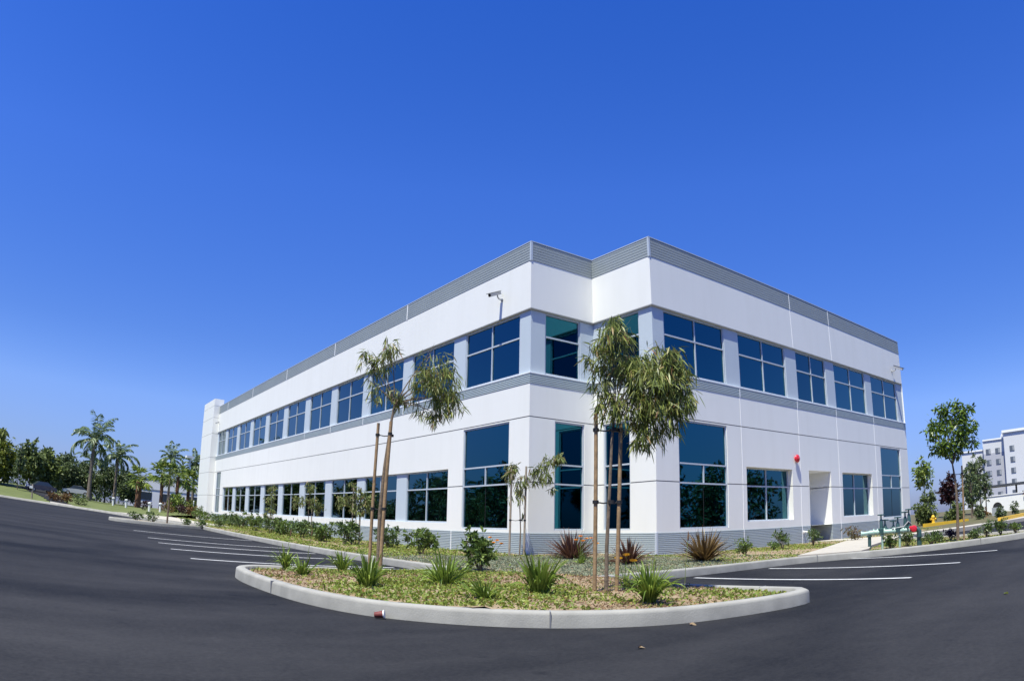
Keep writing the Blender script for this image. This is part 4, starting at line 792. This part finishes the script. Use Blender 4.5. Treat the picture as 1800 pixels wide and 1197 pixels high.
# low planting on the lawn
def low_bush(loc, wd, ht, label, lmat, n, seed, group='low planting on the lawn'): return shrub(loc, wd, ht, n, label, lmat, .22, .09, seed, 'low_shrub', group)
low_bush((-13.2, 44.6, .2), 1.6, .75, 'rusty low hedge shrub just right of the driveway', L_RUST, 260, 201); low_bush((-12.2, 44.2, .2), 1.6, .8, 'middle shrub of the rusty low hedge by the driveway', L_RUST, 260, 202); low_bush((-11.2, 43.8, .2), 1.6, .8, 'right end shrub of the rusty low hedge by the driveway', L_OLIVE, 260, 203)
for i, (x, y, wd, h, lm, lab) in enumerate([(-5.0, 49.0, 1.6, 1.0, L_MAROON, 'dark red plant under the lone fan palm'), (-3.2, 47.2, 1.8, 1.05, L_RUST, 'rust red plant at the foot of the left cluster palm'), (-2.0, 46.2, 1.8, 1.1, L_MAROON, 'dark red plant at the foot of the middle cluster palm'), (-1.0, 45.2, 1.4, .95, L_RUST, 'brownish plant left of the white pylon base'), (-1.2, 41.6, 1.2, .9, L_OLIVE, 'olive shrub touching the base of the white pylon')]): low_bush((x, y, .3), wd, h, lab, lm, 220, 210 + i)
for i, (x, y, wd, h, lab) in enumerate([(-8.9, 17.7, .8, .38, 'small dark plant near the tip of the far planting finger'), (-8.1, 17.9, .8, .45, 'second small plant on the far planting finger'), (-6.5, 17.9, .6, .3, 'low dark plant near the root of the far planting finger'), (-5.9, 16.6, .7, .36, 'dark plant where the far finger meets the bed'), (-4.6, 19.0, .9, .5, 'round plant at the near corner of the far sidewalk')]): shrub((x, y, .12), wd, h, 220, lab, L_SHRUBD, .11, .05, 230 + i, group='plants on the far planting finger')
t = empty('sapling', (-7.35, 18.1, .12), 0, label='bare-stemmed sapling on the far planting finger', cat='tree'); m = MB(); m.tube([(0, 0, -.1), (.03, 0, 1.0), (0, 0, 2.1)], [.05, .04, .02], 7); m.build('trunk', M['bark'], t); link('crown', crown_mesh('crown', [(0, 0, 2.2, .35, .35, .5)], 120, .2, .05, .5, .2, .2, 2, 5), L_OLIVE, t)

# bollards, lamp post, white building, cars
def bollard(loc, label):
    t = empty('path_light', loc, 0, label=label, cat='bollard', group='white bollards on the lawn'); m = MB(); m.tube([(0, 0, -.1), (0, 0, .62)], .10, 12); m.build('post', M['white_pl'], t); m = MB(); m.lathe((0, 0, .66), (0, 0, 1), [(0, .16), (.1, .16), (.14, .08), (.15, .0)], 14); m.build('cap', M['white_pl'], t); m = MB(); m.tube([(0, 0, .6), (0, 0, .68)], .06, 8); m.build('neck', M['dark_metal'], t)
for x, y, lab in ((-7.55, 55.0, 'leftmost white bollard on the lawn below the second tall palm'), (-6.45, 52.5, 'second white bollard on the lawn from the left'), (-5.05, 45.0, 'nearest white bollard, left of the dark red plants'), (-3.9, 46.5, 'white bollard half hidden among the dark red plants')): bollard((x, y, float(lawn_h(np.array([x]), np.array([y]))[0])), lab)
t = empty('street_lamp', (1.0, 60.8, .8), 0, label='white lamp post with a flat square head near the pylon', cat='street lamp'); m = MB(); m.tube([(0, 0, -.3), (0, 0, 5.6)], [.11, .07], 10); m.build('pole', M['white_pl'], t); m = MB(); m.obox((-.1, 0), (1, .2), .42, .3, 5.6, 5.85); m.build('lamp_head', M['white_pl'], t)
t = empty('marker_post', (-.15, 50.5, .3), 0, label='short white pipe post before the clipped bush', cat='post'); m = MB(); m.tube([(0, 0, -.2), (0, 0, 1.35)], .06, 10); m.build('pole', M['white_pl'], t); m = MB(); m.lathe((0, 0, 1.35), (0, 0, 1), [(0, .075), (.06, .075), (.09, .03)], 10); m.build('cap', M['white_pl'], t)
t = empty('path_post', (-15.2, 43.6, .2), 0, label='wooden post with a white box on the lawn left of the driveway', cat='post'); m = MB(); m.tube([(0, 0, -.2), (0, 0, 1.15)], .07, 8); m.build('pole', M['stake_grey'], t); m = MB(); m.obox((-.12, 0), (1, 0), .14, .1, .8, 1.0); m.build('box', M['white_pl'], t)
M['fence_w'] = mat('pale_wall', (.62, .62, .62), .8, noise=.03); M['far_glass'] = mat('far_window', (.03, .04, .055), .1, spec=.6); M['hotel_glass'] = mat('hotel_window', (.11, .125, .15), .15, spec=.6); M['far_trim'] = mat('far_grey', (.30, .32, .34), .8)
wb = empty('low_white_building', (4.5, 95, .1), 0, label='long low white building seen behind the palms', cat='building')
ux = (9.2, -1.4); l = math.hypot(*ux); wb.rotation_euler = (0, 0, math.atan2(ux[1], ux[0]))
m = MB(); m.box((-7, 0, -1), (22, 8, 5.0)); m.build('wall', M['fence_w'], wb); m = MB(); m.box((-7.1, -.1, 5.0), (22.1, 8.1, 5.25)); m.build('roof', M['far_trim'], wb)
m = MB(); m.box((-7, -.06, 3.15), (22, -.01, 3.3)); m.build('band', M['far_trim'], wb)
for k in range(6): m = MB(); m.box((-6 + 4.1*k, -.05, 1.55), (-3.3 + 4.1*k, -.012, 2.75)); m.build('window', M['far_glass'], wb)
_r = np.random.RandomState(31)
def wood(name, spots, seed, per=900, L=.55, W=.3):
    r = np.random.RandomState(seed); cl = []
    for x, y, hh in spots:
        for k in range(10): cl.append((x + r.normal()*1.5, y + r.normal()*1.5, hh * (.08 + .8 * r.rand()), 1.5, 1.5, 1.3))
    return link(name, crown_mesh(name, cl, per * len(spots), L, W, .7, .1, .15, 2, seed), L_DARK, kind='stuff')
wood('treeline', [(-62 + 2.9*k, 97 + 2*_r.normal(), 4.2 + 1.4*_r.rand()) for k in range(20)], 78, 380, .6, .35)
def car(loc, rz, label, body, dark):
    t = empty('parked_car', loc, rz, label=label, cat='car', group='cars parked beyond the lawn'); t.scale = (.74,)*3; m = MB()
    sec = [(-2.15, .42, .62), (-1.95, .38, .86), (-1.2, .34, .95), (0, .33, .97), (1.2, .34, .93), (2.0, .38, .8), (2.15, .45, .6)]
    for (x0, a0, b0), (x1, a1, b1) in zip(sec, sec[1:]):
        for s in (-1, 1): m.quad((x0, s*.86, a0), (x1, s*.86, a1), (x1, s*.84, b1), (x0, s*.84, b0))
        m.quad((x0, -.84, b0), (x1, -.84, b1), (x1, .84, b1), (x0, .84, b0)); m.quad((x0, -.86, a0), (x1, -.86, a1), (x1, .86, a1), (x0, .86, a0))
    for x, a, b in (sec[0], sec[-1]): m.quad((x, -.86, a), (x, .86, a), (x, .84, b), (x, -.84, b))
    bo = m.build('body', body, t); m = MB(); P = [(-1.5, .94), (-.8, 1.42), (.45, 1.45), (1.25, .93)]
    for (x0, z0), (x1, z1) in zip(P, P[1:]): m.quad((x0, -.68, z0), (x1, -.68, z1), (x1, .68, z1), (x0, .68, z0))
    for s in (-.72, .72): m.add([(P[0][0], s*1.1, P[0][1]), (P[1][0], s*.93, P[1][1]), (P[2][0], s*.93, P[2][1]), (P[3][0], s*1.1, P[3][1])], [(0, 1, 2, 3)])
    m.build('cabin', dark, t); m = MB(); m.box((-.78, -.66, 1.425), (.44, .66, 1.465)); m.build('roof', body, t)
    for x in (-1.35, 1.35):
        for s in (-.8, .8): m = MB(); m.lathe((x, s-.1, .32), (0, 1, 0), [(0, .28), (.02, .32), (.18, .32), (.2, .28)], 16); wh = m.build('wheel', M['black'], t); m = MB(); m.lathe((x, s-.115, .32), (0, 1, 0), [(0, .17), (.23, .17)], 12); m.build('rim', M['grey_metal'], wh)
    for s in (-.62, .62): m = MB(); m.box((2.1, s-.15, .6), (2.16, s+.15, .72)); m.build('headlight', M['white_pl'], t)
    return t
NAVY = mat('navy_car_paint', (.012, .016, .06), .25, spec=.7); SILVER = mat('silver_car_paint', (.55, .55, .55), .3, .3)
car((-15.0, 58, .75), R(200), 'dark blue car parked under the olive tree at the top of the driveway', NAVY, M['far_glass'])
car((-11.2, 66, .95), R(185), 'white car barely visible under the dark trees by the palms', SILVER, M['far_glass'])
car((-20.0, 68, .9), R(250), 'pale car glimpsed between the trunks at the far left', SILVER, M['far_glass'])

# ------------------------------------------------------------------ far right: hotel, wall, trees
hp = np.array([132.6, 23.5]); hz = VIEW(hp)
h = empty('hotel', (*hp, 0), hz, label='white multi-storey hotel with rows of small windows at the right edge', cat='hotel')
m = MB(); m.box((-4.5, 0, -2), (.2, 14, 12.2)); m.box((.2, -2, -2), (4.6, 14, 13.9)); m.box((4.6, -3.5, -2), (26, 16, 14.9)); m.build('wall', M['fence_w'], h)
m = MB(); m.box((-4.7, -.2, 12.2), (.2, 14.2, 12.5)); m.box((.15, -2.2, 13.9), (4.6, 14.2, 14.2)); m.box((4.3, -3.8, 14.9), (26.3, 16.3, 15.4)); m.build('roof', M['white_trim'], h)
m = MB(); m.box((.21, -2.06, -2), (4.595, -2.005, 11.4)); m.build('grey_panel', mat('hotel_grey', (.42, .42, .45), .8), h)
for fl in range(5):
    z = 2.6 + fl * 2.15
    for x, y in ((-3.2, 0), (-1.3, 0), (1.2, -2.06), (3.2, -2.06), (6.2, -3.5), (9.6, -3.5), (13, -3.5), (16.4, -3.5)):
        if x < 0 and fl == 4: continue
        m = MB(); m.box((x-.5, y-.08, z), (x+.5, y-.01, z+1.05)); wn = m.build('window', M['hotel_glass'], h); m = MB(); m.box((x+.1, y-.10, z+.1), (x+.48, y-.085, z+.95)); m.build('curtain', M['far_trim'], wn)
tx = empty('boundary_wall', (46.6, -4.2, .3), 0, label='long low white wall below the hotel', cat='wall'); m = MB(); m.obox((0, 0), (.8, -3.3), 4.4, .12, -.8, 1.4); m.obox((6.1, 4.0), (10, -.6), 7, .12, -.8, 1.3); m.build('wall', M['white'], tx); m = MB(); m.obox((0, 0), (.8, -3.3), 4.43, .17, 1.4, 1.47); m.build('coping', M['white_trim'], tx)
pg = empty('carport', (52, -.5, .3), 0, label='flat dark carport roof on posts behind the white wall', cat='carport'); m = MB(); m.obox((0, 0), (1.0, -4.6), 6.5, 1.6, 2.25, 2.42); m.build('roof', M['dark_metal'], pg)
for k in (-5, -2, 1, 4): m = MB(); m.tube([(.212*k, -.977*k, -.5), (.212*k, -.977*k, 2.25)], .09, 8); m.build('post', M['dark_metal'], pg)
def rt(name, loc, wd, ht, lab, lm, n, sd, th, L=.24, W=.09, shape='round', cat='tree', g='trees and bushes at the far right', tr=.06): return far_tree(name, loc, wd, ht, lab, lm, n, sd, th, L, W, g, shape, cat, .1, tr)
rt('slim_tree', (44, 4.7, .3), 2.5, 5.2, 'thin airy tree on poles just right of the building end', L_FAN, 420, 301, .48, .34, .14, 'col')
rt('round_bush', (29.9, -.6, .15), 1.9, 2.1, 'rounded olive bush at the right end of the building', L_OLIVE, 1300, 302, .03, .18, .09, cat='bush')
rt('round_bush', (31.0, -2.2, .15), 1.4, 1.3, 'small olive bush behind the yellow hydrant', L_OLIVE, 600, 303, .03, .18, .09, cat='bush')
rt('broad_tree', (44.6, 2.6, .3), 2.1, 3.5, 'dark maroon tree left of the round-headed tree', L_MAROON, 900, 304, .3, .26, .13)
rt('broad_tree', (46.5, 1.2, .3), 2.4, 4.2, 'dull brown-green tree behind the round-headed tree trunk', L_OLIVE, 900, 305, .2, .26, .12)
rt('slim_tree', (36, -1.8, .2), 1.3, 4.0, 'slim dark tree before the hotel, nearest the round-headed trunk', L_DARK, 300, 306, .2, .24, .08, 'col')
rt('slim_tree', (40.5, -1.2, .25), 1.9, 4.8, 'tallest dark tree in front of the hotel', L_DARK, 520, 307, .25, .26, .09, 'col')
rt('slim_tree', (38.5, -2.2, .2), 1.4, 3.2, 'lower dark tree just right of the tallest one before the hotel', L_DARK, 280, 308, .3, .24, .08, 'col')
rt('round_bush', (31.0, -3.7, .15), 1.0, .9, 'dark bush at the left end of the white wall', L_DARK, 400, 309, .03, .14, .07, cat='bush')
rt('round_bush', (31.1, -5.2, .15), .9, .7, 'small dark bush between the yellow kerbs', L_DARK, 300, 310, .03, .14, .07, cat='bush')
rt('round_bush', (35, -5.2, .2), 1.0, .85, 'sparse dark bush in front of the white wall', L_DARK, 200, 311, .1, .14, .07, cat='bush')
rt('round_bush', (27.6, .3, .15), 1.2, .9, 'low olive bush partly hidden by the right end of the building', L_OLIVE, 260, 314, .03, .16, .08, cat='bush')
rt('round_bush', (33.4, -1.2, .2), 1.5, .8, 'low spreading bush between the hydrant and the round-headed trunk', L_OLIVE, 300, 315, .03, .16, .08, cat='bush')
rt('round_bush', (34.2, -3.0, .2), 1.2, .7, 'reddish low bush just right of the round-headed trunk', L_RUST, 260, 316, .03, .16, .08, cat='bush')
rt('flowering_shrub', (46.6, -3.9, .5), 1.3, 2.8, 'magenta shrub at the right edge before the hotel', L_MAGENTA, 400, 312, .1, .2, .1, cat='shrub')
rt('round_bush', (50, -2.7, .9), 2.0, 1.0, 'bright green bush on top of the white wall line', L_FAN, 400, 313, .02, .2, .1, cat='bush')
for i, (a, b) in enumerate((((25.6, -2.0), (30.2, -3.2)), ((22.6, -7.2), (31.5, -6.9)))):
    t = MB(); d_ = (b[0]-a[0], b[1]-a[1]); t.obox(((a[0]+b[0])/2, (a[1]+b[1])/2), d_, math.hypot(*d_)/2, .09, .0, .34); t.build('yellow_kerb', M['yellow'], kind='structure')
hy = empty('fire_hydrant', (26.6, -2.2, .3), 0, label='yellow fire hydrant by the yellow kerb', cat='fire hydrant'); m = MB(); m.lathe((0, 0, -.1), (0, 0, 1), [(0, .12), (.14, .12), (.16, .085), (.42, .085), (.44, .11), (.48, .11), (.53, .08), (.57, .03), (.6, .03)], 14); m.build('barrel', M['yellow'], hy)
for s in (-1, 1): m = MB(); m.lathe((0, 0, .25), (s*.8, -s*.6, 0), [(.05, .05), (.15, .05), (.16, .06), (.19, .06)], 10); m.build('outlet', M['yellow'], hy)
tb = empty('utility_cabinet', (37.6, -3.3, .2), VIEW((37.6, -3.3)), label='grey utility cabinet with a dark rounded top before the white wall', cat='cabinet'); m = MB(); m.box((-.42, -.3, -.2), (.42, .3, .62)); m.build('body', M['far_trim'], tb); m = MB(); m.lathe((0, -.28, .62), (0, 1, 0), [(0, .34), (.56, .34)], 18); m.build('hood', M['black'], tb)

# trees across the road behind the photographer: they show as the dark row mirrored in the ground floor glass
r = np.random.RandomState(5)
wood('woods', [(-34 + r.normal()*2, -30 + 3.2*k, 5.5 + 3 * r.rand()) for k in range(34)] + [(-26 + 3.2*k, -40 + r.normal()*2, 6 + 3.5*r.rand()) for k in range(30)], 77)
